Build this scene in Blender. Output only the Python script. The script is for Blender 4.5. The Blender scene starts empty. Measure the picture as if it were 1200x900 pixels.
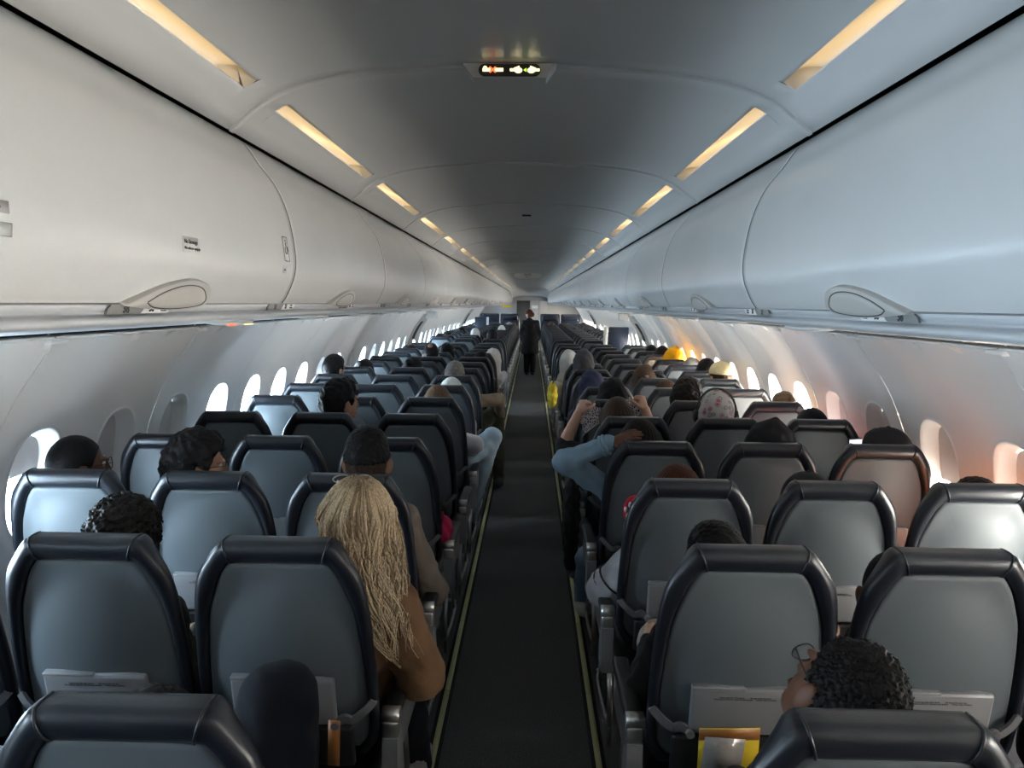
import bpy, bmesh, math, random
import numpy as np
from mathutils import Matrix, Vector
random.seed(7)
SC = bpy.context.scene
COL = SC.collection
PI = math.pi
# ------------------------------------------------------------------ camera, world, sun, exposure
F, VPX, VPY, ROLL, CX, CZ = 901.0, 622.5, 355.5, math.radians(0.75), 0.035, 1.62
_y = np.array([(VPX - 600) / F, -(VPY - 450) / F, -1.0]); _y /= np.linalg.norm(_y)
_z = np.array([math.sin(ROLL), math.cos(ROLL), 0.0]); _z -= _y * _z.dot(_y); _z /= np.linalg.norm(_z)
_x = np.cross(_y, _z)
CM = np.stack([_x, _y, _z], 1)
def at(px, py, Y):
    """The place seen at a pixel of the photograph, at the depth Y down the cabin."""
    d = CM.T @ np.array([(px - 600) / F, -(py - 450) / F, -1.0])
    return CX + d[0] * Y / d[1], CZ + d[2] * Y / d[1]
cam = bpy.data.cameras.new('camera'); camo = bpy.data.objects.new('camera', cam); COL.objects.link(camo)
cam.sensor_width = 36; cam.lens = F / 1200 * 36; cam.clip_start = .05
camo.matrix_world = Matrix.Translation((CX, 0, CZ)) @ Matrix(CM.T.tolist()).to_4x4()
SC.camera = camo
SC.view_settings.view_transform = 'Standard'
SC.view_settings.look = 'None'
SC.view_settings.exposure = 0.25
SC.view_settings.gamma = 1
SC.view_settings.use_curve_mapping = False
SC.cycles.max_bounces = 10; SC.cycles.diffuse_bounces = 6; SC.cycles.glossy_bounces = 4
SC.cycles.transparent_max_bounces = 12
SC.cycles.sample_clamp_indirect = 6
W = bpy.data.worlds.new('sky'); SC.world = W; W.use_nodes = True
W.node_tree.nodes['Background'].inputs[0].default_value = (.75, .87, 1, 1)
W.node_tree.nodes['Background'].inputs[1].default_value = 1.0
SUN_E, SUN_A, SUN_S = math.radians(40), math.radians(20), 75.0
sd = Vector((-math.cos(SUN_E) * math.cos(SUN_A), math.cos(SUN_E) * math.sin(SUN_A), -math.sin(SUN_E)))
sl = bpy.data.lights.new('sun', 'SUN'); sl.energy = SUN_S; sl.angle = math.radians(.6); sl.color = (1, .93, .8)
so = bpy.data.objects.new('sun', sl); COL.objects.link(so); so.rotation_euler = sd.to_track_quat('-Z', 'Y').to_euler()
SKY_L, SKY_R, COVE = 29.0, 34.0, 1.0      # daylight at the left and right windows, cove lamps
PITCH, ROW0 = .71, 1.08                 # seat rows
COLX = (-1.525, -1.05, -.575, .575, 1.05, 1.525)
YEND, YREAR = 26.5, -1.7
def YS(k): return ROW0 + PITCH * k

# ------------------------------------------------------------------ materials
MATS = {}
def mat(name, col, rough=.5, metal=0., bump=0., bscale=200., var=0., vscale=8., spec=.5, coat=0., stretch=None, emit=None, estr=0., sheen=0.):
    if name in MATS: return MATS[name]
    m = bpy.data.materials.new(name); m.use_nodes = True
    nt = m.node_tree; b = nt.nodes['Principled BSDF']
    b.inputs['Base Color'].default_value = (*col, 1); b.inputs['Roughness'].default_value = rough
    b.inputs['Metallic'].default_value = metal; b.inputs['Specular IOR Level'].default_value = spec
    b.inputs['Coat Weight'].default_value = coat; b.inputs['Sheen Weight'].default_value = sheen
    if emit: b.inputs['Emission Color'].default_value = (*emit, 1); b.inputs['Emission Strength'].default_value = estr
    tc = nt.nodes.new('ShaderNodeTexCoord'); src = tc.outputs['Object']
    if stretch:
        mp = nt.nodes.new('ShaderNodeMapping'); mp.inputs['Scale'].default_value = stretch
        nt.links.new(src, mp.inputs['Vector']); src = mp.outputs['Vector']
    if bump:
        n = nt.nodes.new('ShaderNodeTexNoise'); n.inputs['Scale'].default_value = bscale; n.inputs['Detail'].default_value = 3
        nt.links.new(src, n.inputs['Vector'])
        bp = nt.nodes.new('ShaderNodeBump'); bp.inputs['Strength'].default_value = bump; bp.inputs['Distance'].default_value = .004
        nt.links.new(n.outputs['Fac'], bp.inputs['Height']); nt.links.new(bp.outputs['Normal'], b.inputs['Normal'])
    if var:
        n = nt.nodes.new('ShaderNodeTexNoise'); n.inputs['Scale'].default_value = vscale; n.inputs['Detail'].default_value = 4
        nt.links.new(src, n.inputs['Vector'])
        r = nt.nodes.new('ShaderNodeValToRGB')
        r.color_ramp.elements[0].position = .3; r.color_ramp.elements[1].position = .7
        r.color_ramp.elements[0].color = (*[c * (1 - var) for c in col], 1)
        r.color_ramp.elements[1].color = (*[min(1, c * (1 + var)) for c in col], 1)
        nt.links.new(n.outputs['Fac'], r.inputs['Fac']); nt.links.new(r.outputs['Color'], b.inputs['Base Color'])
    MATS[name] = m; return m
def emitter(name, col, s):
    if name in MATS: return MATS[name]
    m = bpy.data.materials.new(name); m.use_nodes = True; nt = m.node_tree; nt.nodes.clear()
    e = nt.nodes.new('ShaderNodeEmission'); e.inputs[0].default_value = (*col, 1); e.inputs[1].default_value = s
    o = nt.nodes.new('ShaderNodeOutputMaterial'); nt.links.new(e.outputs[0], o.inputs[0]); MATS[name] = m; return m
def pane_mat(name, col, s):
    """Window pane that glows itself in place of the sky outside; the sun passes through it."""
    m = emitter(name, col, s); nt = m.node_tree
    e = next(n for n in nt.nodes if n.type == 'EMISSION'); o = next(n for n in nt.nodes if n.type == 'OUTPUT_MATERIAL')
    t = nt.nodes.new('ShaderNodeBsdfTransparent'); a = nt.nodes.new('ShaderNodeAddShader')
    nt.links.new(e.outputs[0], a.inputs[0]); nt.links.new(t.outputs[0], a.inputs[1]); nt.links.new(a.outputs[0], o.inputs[0]); return m
M_CEIL = mat('ceiling_panel', (.54, .54, .53), .28, bump=.02, bscale=500, spec=.5)
M_STRIP = mat('cove_panel', (.62, .62, .61), .45, bump=.03, bscale=400)
M_BIN = mat('bin_door', (.62, .62, .61), .25, bump=.05, bscale=350, var=.03, vscale=3, spec=.45)
M_WALL = mat('sidewall', (.84, .83, .81), .40, bump=.03, bscale=300, spec=.4)
M_SHADE = mat('window_shade', (.60, .57, .55), .5)
M_BEZEL = mat('window_bezel', (.72, .71, .69), .35)
M_RAIL = mat('rail', (.50, .51, .52), .28, spec=.6)
M_PSU = mat('psu_panel', (.62, .62, .61), .4)
M_DARK = mat('dark_gap', (.006, .006, .007), .8)
M_GROOVE = mat('groove', (.05, .05, .05), .7)
M_LATCH = mat('latch', (.46, .44, .41), .38)
M_CARPET = mat('carpet', (.09, .09, .091), .95, bump=.9, bscale=260, var=.35, vscale=160, spec=.1)
M_UNDER = mat('underfloor', (.012, .012, .013), .9)
M_GLOW = mat('floor_strip', (.42, .42, .20), .5, var=.12, vscale=5)
M_LEATHER = mat('leather', (.0075, .0095, .015), .36, bump=.10, bscale=140, spec=.5)
M_SHELL = mat('seat_shell', (.092, .107, .117), .52, bump=.03, bscale=260, spec=.42)
M_TRAY = mat('tray', (.20, .198, .205), .36)
M_TARM = mat('tray_arm', (.12, .12, .125), .35)
M_METAL = mat('brushed_metal', (.42, .41, .39), .35, metal=.9)
M_ALU = mat('grey_bracket', (.22, .22, .225), .4, metal=.3)
M_BLACK = mat('black_plastic', (.012, .012, .013), .45)
M_PRINT = mat('print_dark', (.03, .03, .03), .6)
M_WHITE = mat('white_sticker', (.75, .74, .72), .5)
M_PLAC = mat('placard_grey', (.20, .20, .19), .45)
M_NAVY = mat('navy_panel', (.012, .018, .035), .25, spec=.6)

# ------------------------------------------------------------------ mesh helpers
def ref(o, name): o.name = name; return o
def link(name, me, mats=None, parent=None, smooth=None):
    o = bpy.data.objects.new(name, me); COL.objects.link(o)
    if mats is not None and not me.materials:
        for m in (mats if isinstance(mats, (list, tuple)) else [mats]): me.materials.append(m)
    if parent is not None: o.parent = parent
    return o
def pymesh(name, V, Fc, smooth=True):
    me = bpy.data.meshes.new(name); me.from_pydata([tuple(v) for v in V], [], Fc); me.update()
    if smooth: me.polygons.foreach_set('use_smooth', [True] * len(me.polygons))
    return me
class MB:
    """Collects shapes for one mesh."""
    def __init__(s): s.V = []; s.F = []; s.S = []; s.M = []
    def add(s, V, Fc, smooth=True, mi=0):
        b = len(s.V); s.V += [tuple(v) for v in V]
        s.F += [tuple(b + i for i in f) for f in Fc]; s.S += [smooth] * len(Fc); s.M += [mi] * len(Fc)
    def grid(s, P, closed_u=False, closed_v=False, flip=False, mi=0, smooth=True):
        """P[u][v] points"""
        nu, nv = len(P), len(P[0]); Fc = []
        for i in range(nu if closed_u else nu - 1):
            for j in range(nv if closed_v else nv - 1):
                a, b, c, d = i * nv + j, i * nv + (j + 1) % nv, ((i + 1) % nu) * nv + (j + 1) % nv, ((i + 1) % nu) * nv + j
                Fc.append((a, d, c, b) if flip else (a, b, c, d))
        s.add([p for r in P for p in r], Fc, smooth, mi)
    def cap(s, ring, flip=False, mi=0):
        s.add(ring, [tuple(range(len(ring)))[::-1] if flip else tuple(range(len(ring)))], False, mi)
    def box(s, c, d, r=.004, seg=2, rot=None, mi=0):
        bm = bmesh.new(); bmesh.ops.create_cube(bm, size=1)
        bmesh.ops.scale(bm, vec=d, verts=bm.verts)
        if r: bmesh.ops.bevel(bm, geom=bm.edges[:], offset=min(r, min(d) * .49), segments=seg, affect='EDGES', profile=.5)
        mt = Matrix.Translation(c) @ (rot.to_4x4() if rot is not None else Matrix())
        bm.verts.index_update()
        s.add([mt @ v.co for v in bm.verts], [tuple(v.index for v in f.verts) for f in bm.faces], True, mi); bm.free()
    def tube(s, pts, r, n=10, caps=True, mi=0):
        P = [Vector(p) for p in pts]; rs = r if isinstance(r, (list, tuple)) else [r] * len(P); rings = []
        up = None
        for i, p in enumerate(P):
            t = (P[min(i + 1, len(P) - 1)] - P[max(i - 1, 0)]).normalized()
            if up is None: up = t.orthogonal().normalized()
            up = (up - t * up.dot(t)).normalized(); bi = t.cross(up)
            rings.append([p + (up * math.cos(2 * PI * k / n) + bi * math.sin(2 * PI * k / n)) * rs[i] for k in range(n)])
        s.grid(rings, closed_v=True, mi=mi)
        if caps: s.cap(rings[0], True, mi); s.cap(rings[-1], False, mi)
    def ell(s, c, r, rot=None, nu=14, nv=10, mi=0):
        R = rot if rot is not None else Matrix.Identity(3); c = Vector(c)
        P = [[c + R @ Vector((r[0] * math.sin(PI * j / nv) * math.cos(2 * PI * i / nu), r[1] * math.sin(PI * j / nv) * math.sin(2 * PI * i / nu), r[2] * math.cos(PI * j / nv)))
              for i in range(nu)] for j in range(nv + 1)]
        s.grid(P, closed_v=True, mi=mi, flip=True)
    def poly_extrude(s, pts, vec, mi=0):
        """prism from planar polygon points"""
        n = len(pts); v = Vector(vec); A = [Vector(p) for p in pts]; B = [p + v for p in A]
        s.add(A + B, [tuple(range(n))[::-1], tuple(range(n, 2 * n))] + [(i, (i + 1) % n, n + (i + 1) % n, n + i) for i in range(n)], False, mi)
    def mesh(s, name):
        me = bpy.data.meshes.new(name); me.from_pydata(s.V, [], s.F); me.update()
        me.polygons.foreach_set('use_smooth', s.S); me.polygons.foreach_set('material_index', s.M)
        bm = bmesh.new(); bm.from_mesh(me); bmesh.ops.remove_doubles(bm, verts=bm.verts, dist=1e-5)
        bmesh.ops.recalc_face_normals(bm, faces=bm.faces); bm.to_mesh(me); bm.free(); return me
    def build(s, name, mats, parent=None): return link(name, s.mesh(name), mats, parent)
def thing(name, label, cat, loc=(0, 0, 0), group=None, rz=0):
    o = bpy.data.objects.new(name, None); COL.objects.link(o); o.location = loc; o.rotation_euler = (0, 0, rz)
    o.empty_display_size = .1; o['label'] = label; o['category'] = cat
    if group: o['group'] = group
    return o
def tag(o, label, cat, group=None):
    o['label'] = label; o['category'] = cat
    if group: o['group'] = group
    return o
def struct(o): o['kind'] = 'structure'; return o
TXT = {}
def text(name, body, size, m, mtx, parent=None, align='CENTER', key=None):
    k = (body, size, align, name)
    if k not in TXT:
        c = bpy.data.curves.new(name, 'FONT'); c.body = body; c.size = size; c.align_x = align; c.align_y = 'CENTER'; c.extrude = .0004; c.resolution_u = 3; c.offset = .0006 if name == 'number' else 0
        o = bpy.data.objects.new('text_tmp', c); COL.objects.link(o); dg = bpy.context.evaluated_depsgraph_get(); dg.update()
        TXT[k] = bpy.data.meshes.new_from_object(o.evaluated_get(dg)); bpy.data.objects.remove(o); bpy.data.curves.remove(c)
        TXT[k].materials.clear(); TXT[k].materials.append(m)
    o = link(name, TXT[k], parent=parent); o.matrix_local = mtx; return o
def frame(o, xa, ya):
    """matrix with local x along xa, y along ya"""
    x = Vector(xa).normalized(); y = Vector(ya); y = (y - x * y.dot(x)).normalized(); z = x.cross(y)
    return Matrix.Translation(o) @ Matrix((x, y, z)).transposed().to_4x4()
ONES = 'zeroth first second third fourth fifth sixth seventh eighth ninth tenth eleventh twelfth thirteenth fourteenth fifteenth sixteenth seventeenth eighteenth nineteenth'.split()
def ordn(n):
    if n < 20: return ONES[n]
    t, u = divmod(n, 10); tens = {2: 'twent', 3: 'thirt', 4: 'fort', 5: 'fift'}[t]
    return tens + 'ieth' if u == 0 else tens + 'y-' + ONES[u]
def catmull(pts, n):
    P = [np.array(p, float) for p in pts]; P = [2 * P[0] - P[1]] + P + [2 * P[-1] - P[-2]]; out = []
    for i in range(1, len(P) - 2):
        for j in range(n):
            t = j / n; a, b, c, d = P[i - 1:i + 3]
            out.append(.5 * (2 * b + (c - a) * t + (2 * a - 5 * b + 4 * c - d) * t * t + (3 * b - 3 * c + d - a) * t ** 3))
    out.append(P[-2]); return out

# ================================================================== SETTING
# ---------------- floor
m = MB(); m.box((0, (YEND + YREAR) / 2, -.03), (3.9, YEND - YREAR + .4, .06), 0); struct(m.build('floor', M_CARPET))
for s, nm in ((-1, 'trim_1'), (1, 'trim_2')):
    m = MB(); y = YREAR + .5
    while y < 25:
        m.box((s * .295, y + .355, .003), (.022, .705, .008), .002, 1); y += .71
    struct(m.build(nm, M_GLOW))
    m = MB(); m.box((s * .295, 12, .0015), (.05, 26, .004), 0); struct(m.build('trim_3' if s < 0 else 'trim_4', M_DARK))
# ---------------- side walls with window bays
WP = catmull([(1.71, 0), (1.76, .12), (1.805, .30), (1.835, .5), (1.85, .70), (1.845, .86), (1.822, 1.0), (1.78, 1.13), (1.715, 1.26), (1.635, 1.375), (1.545, 1.484)], 8)
_al = [0.]
for i in range(1, len(WP)): _al.append(_al[-1] + float(np.linalg.norm(WP[i] - WP[i - 1])))
SLEN = _al[-1]
_wx = np.array([p[0] for p in WP]); _wz = np.array([p[1] for p in WP]); _al = np.array(_al)
def wp(s, d=0.):
    """point on the wall's section at arc length s, pushed outward by d"""
    e = .01; x, z = np.interp(s, _al, _wx), np.interp(s, _al, _wz)
    a, b = max(0, s - e), min(SLEN, s + e)
    tx, tz = np.interp(b, _al, _wx) - np.interp(a, _al, _wx), np.interp(b, _al, _wz) - np.interp(a, _al, _wz)
    L = math.hypot(tx, tz); return x + d * tz / L, z - d * tx / L
SW = float(np.interp(.92, _wz, _al))      # the window centre
BAY, WIN0 = .56, 2.80
def sup(th, a, b, n=2.6):
    c, s = math.cos(th), math.sin(th)
    return a * math.copysign(abs(c) ** (2 / n), c), b * math.copysign(abs(s) ** (2 / n), s)
def wall_panel():
    """Two window bays, centred on y = 0; built for the right-hand side."""
    m = MB(); hw = BAY; NT = 48
    def pt(y, s, d):
        und = .010 * math.cos(2 * PI * (abs(y) - BAY / 2) / BAY) * min(1, max(0, (s - SW + .1) / .3)) * max(0, min(1, (SLEN - s) / .1))
        x, z = wp(s, d + und * 1.0); return (x, y, z)
    HS = .30
    for c in (-BAY / 2, BAY / 2):
        rings = []
        for f, (a, b), d in ((1, (.160, .225), 0), (1, (.158, .223), -.004), (1, (.150, .214), -.002), (1, (.140, .200), .014), (1, (.126, .182), .04), (1, (.116, .170), .058), (1, (.113, .167), .08)):
            rings.append([pt(c + sup(2 * PI * k / NT + PI / 4, a, b)[0], SW + sup(2 * PI * k / NT + PI / 4, a, b)[1], d) for k in range(NT)])
        outer = []
        for f in (1, .66, .33, .08):
            r = []
            for k in range(NT):
                th = 2 * PI * k / NT + PI / 4
                oy, os_ = sup(th, .160, .225)
                cc, ss = math.cos(th), math.sin(th); q = 1 / max(abs(cc), abs(ss))
                sy, s2 = cc * q * BAY / 2, ss * q * HS
                r.append(pt(c + oy + (sy - oy) * f, SW + os_ + (s2 - os_) * f, 0))
            outer.append(r)
        m.grid(outer + rings, closed_v=True)
        for (s0, s1, n) in ((0, SW - HS, 8), (SW + HS, SLEN, 8)):
            m.grid([[pt(c - BAY / 2 + BAY * j / 12, s0 + (s1 - s0) * i / n, 0) for j in range(13)] for i in range(n + 1)])
    # turned-in edges at the seams and a lip along the top
    g = .0025
    for y in (-hw, hw):
        m.grid([[pt(y, SLEN * i / 40, d) for d in (0, .03)] for i in range(41)])
    m.grid([[(wp(SLEN, 0)[0] + dx, y, wp(SLEN, 0)[1] + dz) for y in (-hw, -hw / 2, 0, hw / 2, hw)] for dx, dz in ((0, 0), (-.004, .004), (.002, .010), (.05, .012))])
    # clip cover over the seam
    x, z = wp(SLEN, -.004)
    m.box((x + .012, -hw, z - .004), (.05, .10, .018), .006, 2)
    m.V = [(v[0], v[1] * (hw - g) / hw, v[2]) for v in m.V]
    return m.mesh('wall_panel')
wpm = wall_panel(); wpm.materials.append(M_WALL)
wpl = wpm.copy(); wpl.transform(Matrix.Scale(-1, 4, (1, 0, 0))); wpl.flip_normals()
def pane_mesh(side, d, lo=-1., hi=1.):
    m = MB(); ring = []
    N = 40; pts = []
    for k in range(N):
        a, b = sup(2 * PI * k / N, .116, .170); b = max(lo * .17, min(hi * .17, b)); pts.append((a, b))
    P0 = [(side * wp(SW + b, d)[0], a, wp(SW + b, d)[1]) for a, b in pts]
    P1 = [(side * wp(SW + b, d + .004)[0], a, wp(SW + b, d + .004)[1]) for a, b in pts]
    m.grid([P0, P1], closed_v=True); m.cap(P0); m.cap(P1, True); return m.mesh('pane')
PANE = {-1: pane_mesh(-1, .074), 1: pane_mesh(1, .074)}
PANE[-1].materials.append(pane_mat('daylight_left', (.62, .82, 1.0), SKY_L)); PANE[1].materials.append(pane_mat('daylight_right', (1.0, .95, .86), SKY_R))
SHUT = {-1: pane_mesh(-1, .060), 1: pane_mesh(1, .060)}; HALF = pane_mesh(1, .060, lo=-.45); LOW = pane_mesh(-1, .060, lo=.12)
for q in (SHUT[-1], SHUT[1], HALF, LOW): q.materials.append(M_SHADE)
TOPS = {s: pane_mesh(s, .060, lo=.35 if s < 0 else .62) for s in (-1, 1)}
DOWN = {s: pane_mesh(s, .060, lo=-.1) for s in (-1, 1)}
for q in list(TOPS.values()) + list(DOWN.values()): q.materials.append(M_SHADE)
DOORS = (11.9, 20.9)
nwin = 0
y = WIN0 - 4 * 2 * BAY + BAY / 2
NP = 0
closed = {-1: {1, 2, 9, -3}, 1: {2, 12, -2}}
while y < YEND + .6:
    for s in (-1, 1):
        if s == -1: struct(link('wall_left', wpl)).location = (0, y, 0)
        else: struct(link('wall_right', wpm)).location = (0, y, 0)
        for c in (-BAY / 2, BAY / 2):
            idx = round((y + c - WIN0) / BAY); nwin += 1
            if y + c > YEND - .2: continue
            w = struct(link('window_%d' % nwin, PANE[s])); w.location = (0, y + c, 0)
            shut = SHUT[s] if idx in closed[s] else HALF if (s, idx) in ((1, 1), (1, 0), (1, 3)) else LOW if (s, idx) == (-1, 0) else DOWN[s] if idx > 6 and idx % 2 else TOPS[s] if idx % 4 or s < 0 else None
            if shut: link('window_shade', shut, parent=w)
    y += 2 * BAY
# ---------------- overhead: bins carry the doors; rails, service panels, hull and ceiling
for s, nm in ((-1, 'trim_5'), (1, 'trim_6')):
    m = MB()
    P = [(.645, 1.616), (.606, 1.614), (.607, 1.606), (.612, 1.600), (.622, 1.597), (.612, 1.5945), (.604, 1.592), (.6015, 1.587), (.604, 1.581), (.614, 1.577), (.632, 1.575), (.66, 1.5735), (.645, 1.616)]
    m.grid([[(s * x, yy, z) for x, z in P] for yy in (YREAR, 5, 12, 19, YEND - .8)]); struct(m.build(nm, M_RAIL))
    m = MB(); m.grid([[(s * x, yy, z) for x, z in [(.645, 1.5745), (.80, 1.561), (1.1, 1.538), (1.4, 1.516), (1.575, 1.503), (1.58, 1.52), (1.1, 1.58), (.645, 1.60)]] for yy in (YREAR, 5, 12, 19, YEND)])
    struct(m.build('trim_7' if s < 0 else 'trim_8', M_PSU))
    m = MB(); m.grid([[(s * x, yy, z) for x, z in [(1.50, 1.53), (1.60, 1.515), (1.72, 1.515), (1.80, 1.40), (1.95, 1.2), (1.97, .9)]] for yy in (YREAR, YEND)][:1] + [[(s * x, yy, z) for x, z in [(1.50, 1.53), (1.60, 1.515), (1.72, 1.515), (1.80, 1.40), (1.80, 1.40), (1.80, 1.40)]] for yy in (YEND,)])
    m = MB(); m.grid([[(s * x, yy, z) for x, z in [(1.50, 1.54), (1.62, 1.52), (1.74, 1.515), (1.745, 1.36)]] for yy in (YREAR, 5, 12, 19, YEND)]); struct(m.build('light_seal_1' if s < 0 else 'light_seal_2', M_DARK))  # dark closing strip added behind the wall-top gap to stop light leaks
m = MB(); hull = [(1.745, 1.40), (1.70, 1.60), (1.55, 1.85), (1.3, 2.05), (.95, 2.22), (.5, 2.30), (0, 2.32)]; hull = hull + [(-x, z) for x, z in hull[-2::-1]]
m.grid([[(x, yy, z) for x, z in hull] for yy in (YREAR - .1, 12, YEND + .1)]); struct(m.build('ceiling', M_DARK))  # dark outer shell added to stop sun leaking past bins and ceiling
# ceiling panels, each with two lamp slots
CJ, CP = 1.80, 1.20
def ceiling_panel():
    m = MB(); y0, y1 = .005, CP - .005
    arch = [(.545, 2.0905), (.525, 2.099), (.50, 2.1075), (.45, 2.1205), (.40, 2.130), (.34, 2.1375), (.29, 2.142), (.22, 2.147), (.15, 2.151), (.07, 2.1535), (0, 2.154)]
    closedp = [(.672, 2.035), (.666, 2.010), (.663, 2.008), (.62, 2.042), (.590, 2.0665), (.568, 2.0795)] + arch
    for s in (-1, 1):
        def row(yy, P): return [(s * x, yy, z) for x, z in P]
        def lipd(P, dz): return [(x, z + dz) for x, z in P]
        ys, ye = .085, CP - .115
        # near end, rolled lip, then closed part
        m.grid([row(y0, lipd(closedp, .02)), row(y0, lipd(closedp, -.001)), row(y0 + .002, lipd(closedp, -.0025)), row(y0 + .014, lipd(closedp, -.0025)), row(y0 + .024, closedp), row(ys, closedp)])
        m.grid([row(ye, closedp), row(ye + .05, closedp), row(y1 - .004, closedp), row(y1, lipd(closedp, .003)), row(y1, lipd(closedp, .02))])
        # slot part: lower strip with lip, channel, arch
        strip = [(.672, 2.035), (.666, 2.010), (.663, 2.008), (.62, 2.042), (.585, 2.0692), (.583, 2.0712), (.585, 2.0725), (.632, 2.078), (.640, 2.085), (.640, 2.120)]
        roof = [(.640, 2.120), (.600, 2.118), (.564, 2.102), (.557, 2.0868)]
        m.grid([row(ys, strip + roof[1:]), row(ye, strip + roof[1:])])
        # channel ends: short near end, sloped far end
        A = arch; 
        m.grid([row(ys, [(.557, 2.0868)] + A), row((ys + ye) / 2, [(.557, 2.0868)] + A), row(ye, [(.557, 2.0868)] + A)])
        for yy in (ys, ye):
            m.add(row(yy, [(.585, 2.0692), (.590, 2.0665), (.568, 2.0795), (.557, 2.0868), (.564, 2.102), (.600, 2.118), (.64, 2.12), (.64, 2.08)]), [tuple(range(8))], False)
    return m.mesh('ceiling_panel')
cpm = ceiling_panel(); cpm.materials.append(M_CEIL)
lampm = {}
for s in (-1, 1):
    m = MB(); m.box((s * .622, CP / 2 - .015, 2.0805), (.012, CP - .23, .006), .002, 1); lampm[s] = m.mesh('cove_lamp'); lampm[s].materials.append(emitter('cove_light', (1.0, .68, .33), COVE * 6))
n = 0; y = CJ - 3 * CP
lampno = 0
while y < YEND - 1.6:
    c = struct(link('ceiling', cpm)); c.location = (0, y, 0)
    seen = y > .5
    lampno += seen
    for s in (-1, 1):
        l = link('cove_lamp', lampm[s]); l.location = (0, y, 0)
        tag(l, 'warm cove light slot %s of the ceiling, %s from the camera' % ('left' if s < 0 else 'right', ordn(lampno) if seen else 'behind'), 'ceiling light', 'warm cove lights along the ceiling')
    y += CP
YCE = y
# front end: curved drop, end wall, cockpit-side door and galley panel
m = MB(); prof = [(YCE - .01, 1.0), (YCE + .2, .985), (YCE + .5, .93), (YCE + .75, .86), (YCE + .95, .80)]
half = [(.80, 1.80), (.672, 2.0), (.588, 2.067), (.545, 2.0905), (.40, 2.130), (.20, 2.148), (0, 2.154)]
half = half + [(-x, z) for x, z in half[-2::-1]]
m.grid([[(x, yy, z * q) for x, z in half] for yy, q in prof]); struct(m.build('ceiling', M_CEIL))
m = MB(); m.box((0, YEND + .05, 1.1), (3.9, .1, 2.4), 0); struct(m.build('wall_front', mat('front_wall', (.42, .41, .40), .5)))
m = MB(); m.box((0, YREAR - .05, 1.1), (3.9, .1, 2.5), 0); struct(m.build('wall_back', mat('rear_wall', (.16, .15, .15), .6)))
m = MB(); m.box((-.235, YEND - .02, .86), (.45, .05, 1.70), .01); d = struct(m.build('door_1', mat('end_door', (.05, .045, .042), .45)))
m = MB(); m.tube([(-.07, YEND - .06, .95), (-.07, YEND - .06, 1.1)], .012); m.build('door_handle', M_METAL, d)
m = MB(); m.box((.16, YEND - .02, .86), (.28, .05, 1.70), .01); m.box((.46, YEND - .02, .86), (.28, .05, 1.70), .01)
gp = m.build('wall_front', mat('galley_panel', (.46, .44, .42), .4)); struct(gp)
m = MB(); m.box((.16, YEND - .05, 1.50), (.20, .012, .10), .003); tag(m.build('wall_notice', M_WHITE), 'small white notice on the far end panel beside the dark door', 'sign')
# ---------------- exit doors in the side walls
def exit_door(s, yc, nm):
    m = MB()
    P = [[(s * wp(SLEN * (.05 + .94 * i / 24), -.035 if 0 < j < 5 else 0.0)[0], yc - .42 + .84 * (0, .06, .3, .7, .94, 1)[j], wp(SLEN * (.05 + .94 * i / 24), -.035)[1]) for j in range(6)] for i in range(25)]
    m.grid(P); d = struct(m.build(nm, mat('door_grey', (.42, .42, .42), .45)))
    m = MB(); P = [[(s * wp(SLEN * q, -.06 if j in (1, 2) else -.03)[0], yc - .30 + (0, .03, .12, .15)[j], wp(SLEN * q, -.05)[1]) for j in range(4)] for q in (.70, .74, .78, .82, .86, .9)]
    m.grid(P); m.build('assist_grip', M_BLACK, d)
    w = link('door_pane', DPANE[s], parent=d); w.location = (-s * .112, yc + .05, .02); return d
DPANE = {q: pane_mesh(q, .074) for q in (-1, 1)}
for q in (-1, 1): DPANE[q].materials.append(PANE[q].materials[0])
nd = 2
for yc in DOORS:
    for s in (-1, 1): exit_door(s, yc, 'door_%d' % nd); nd += 1

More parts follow.
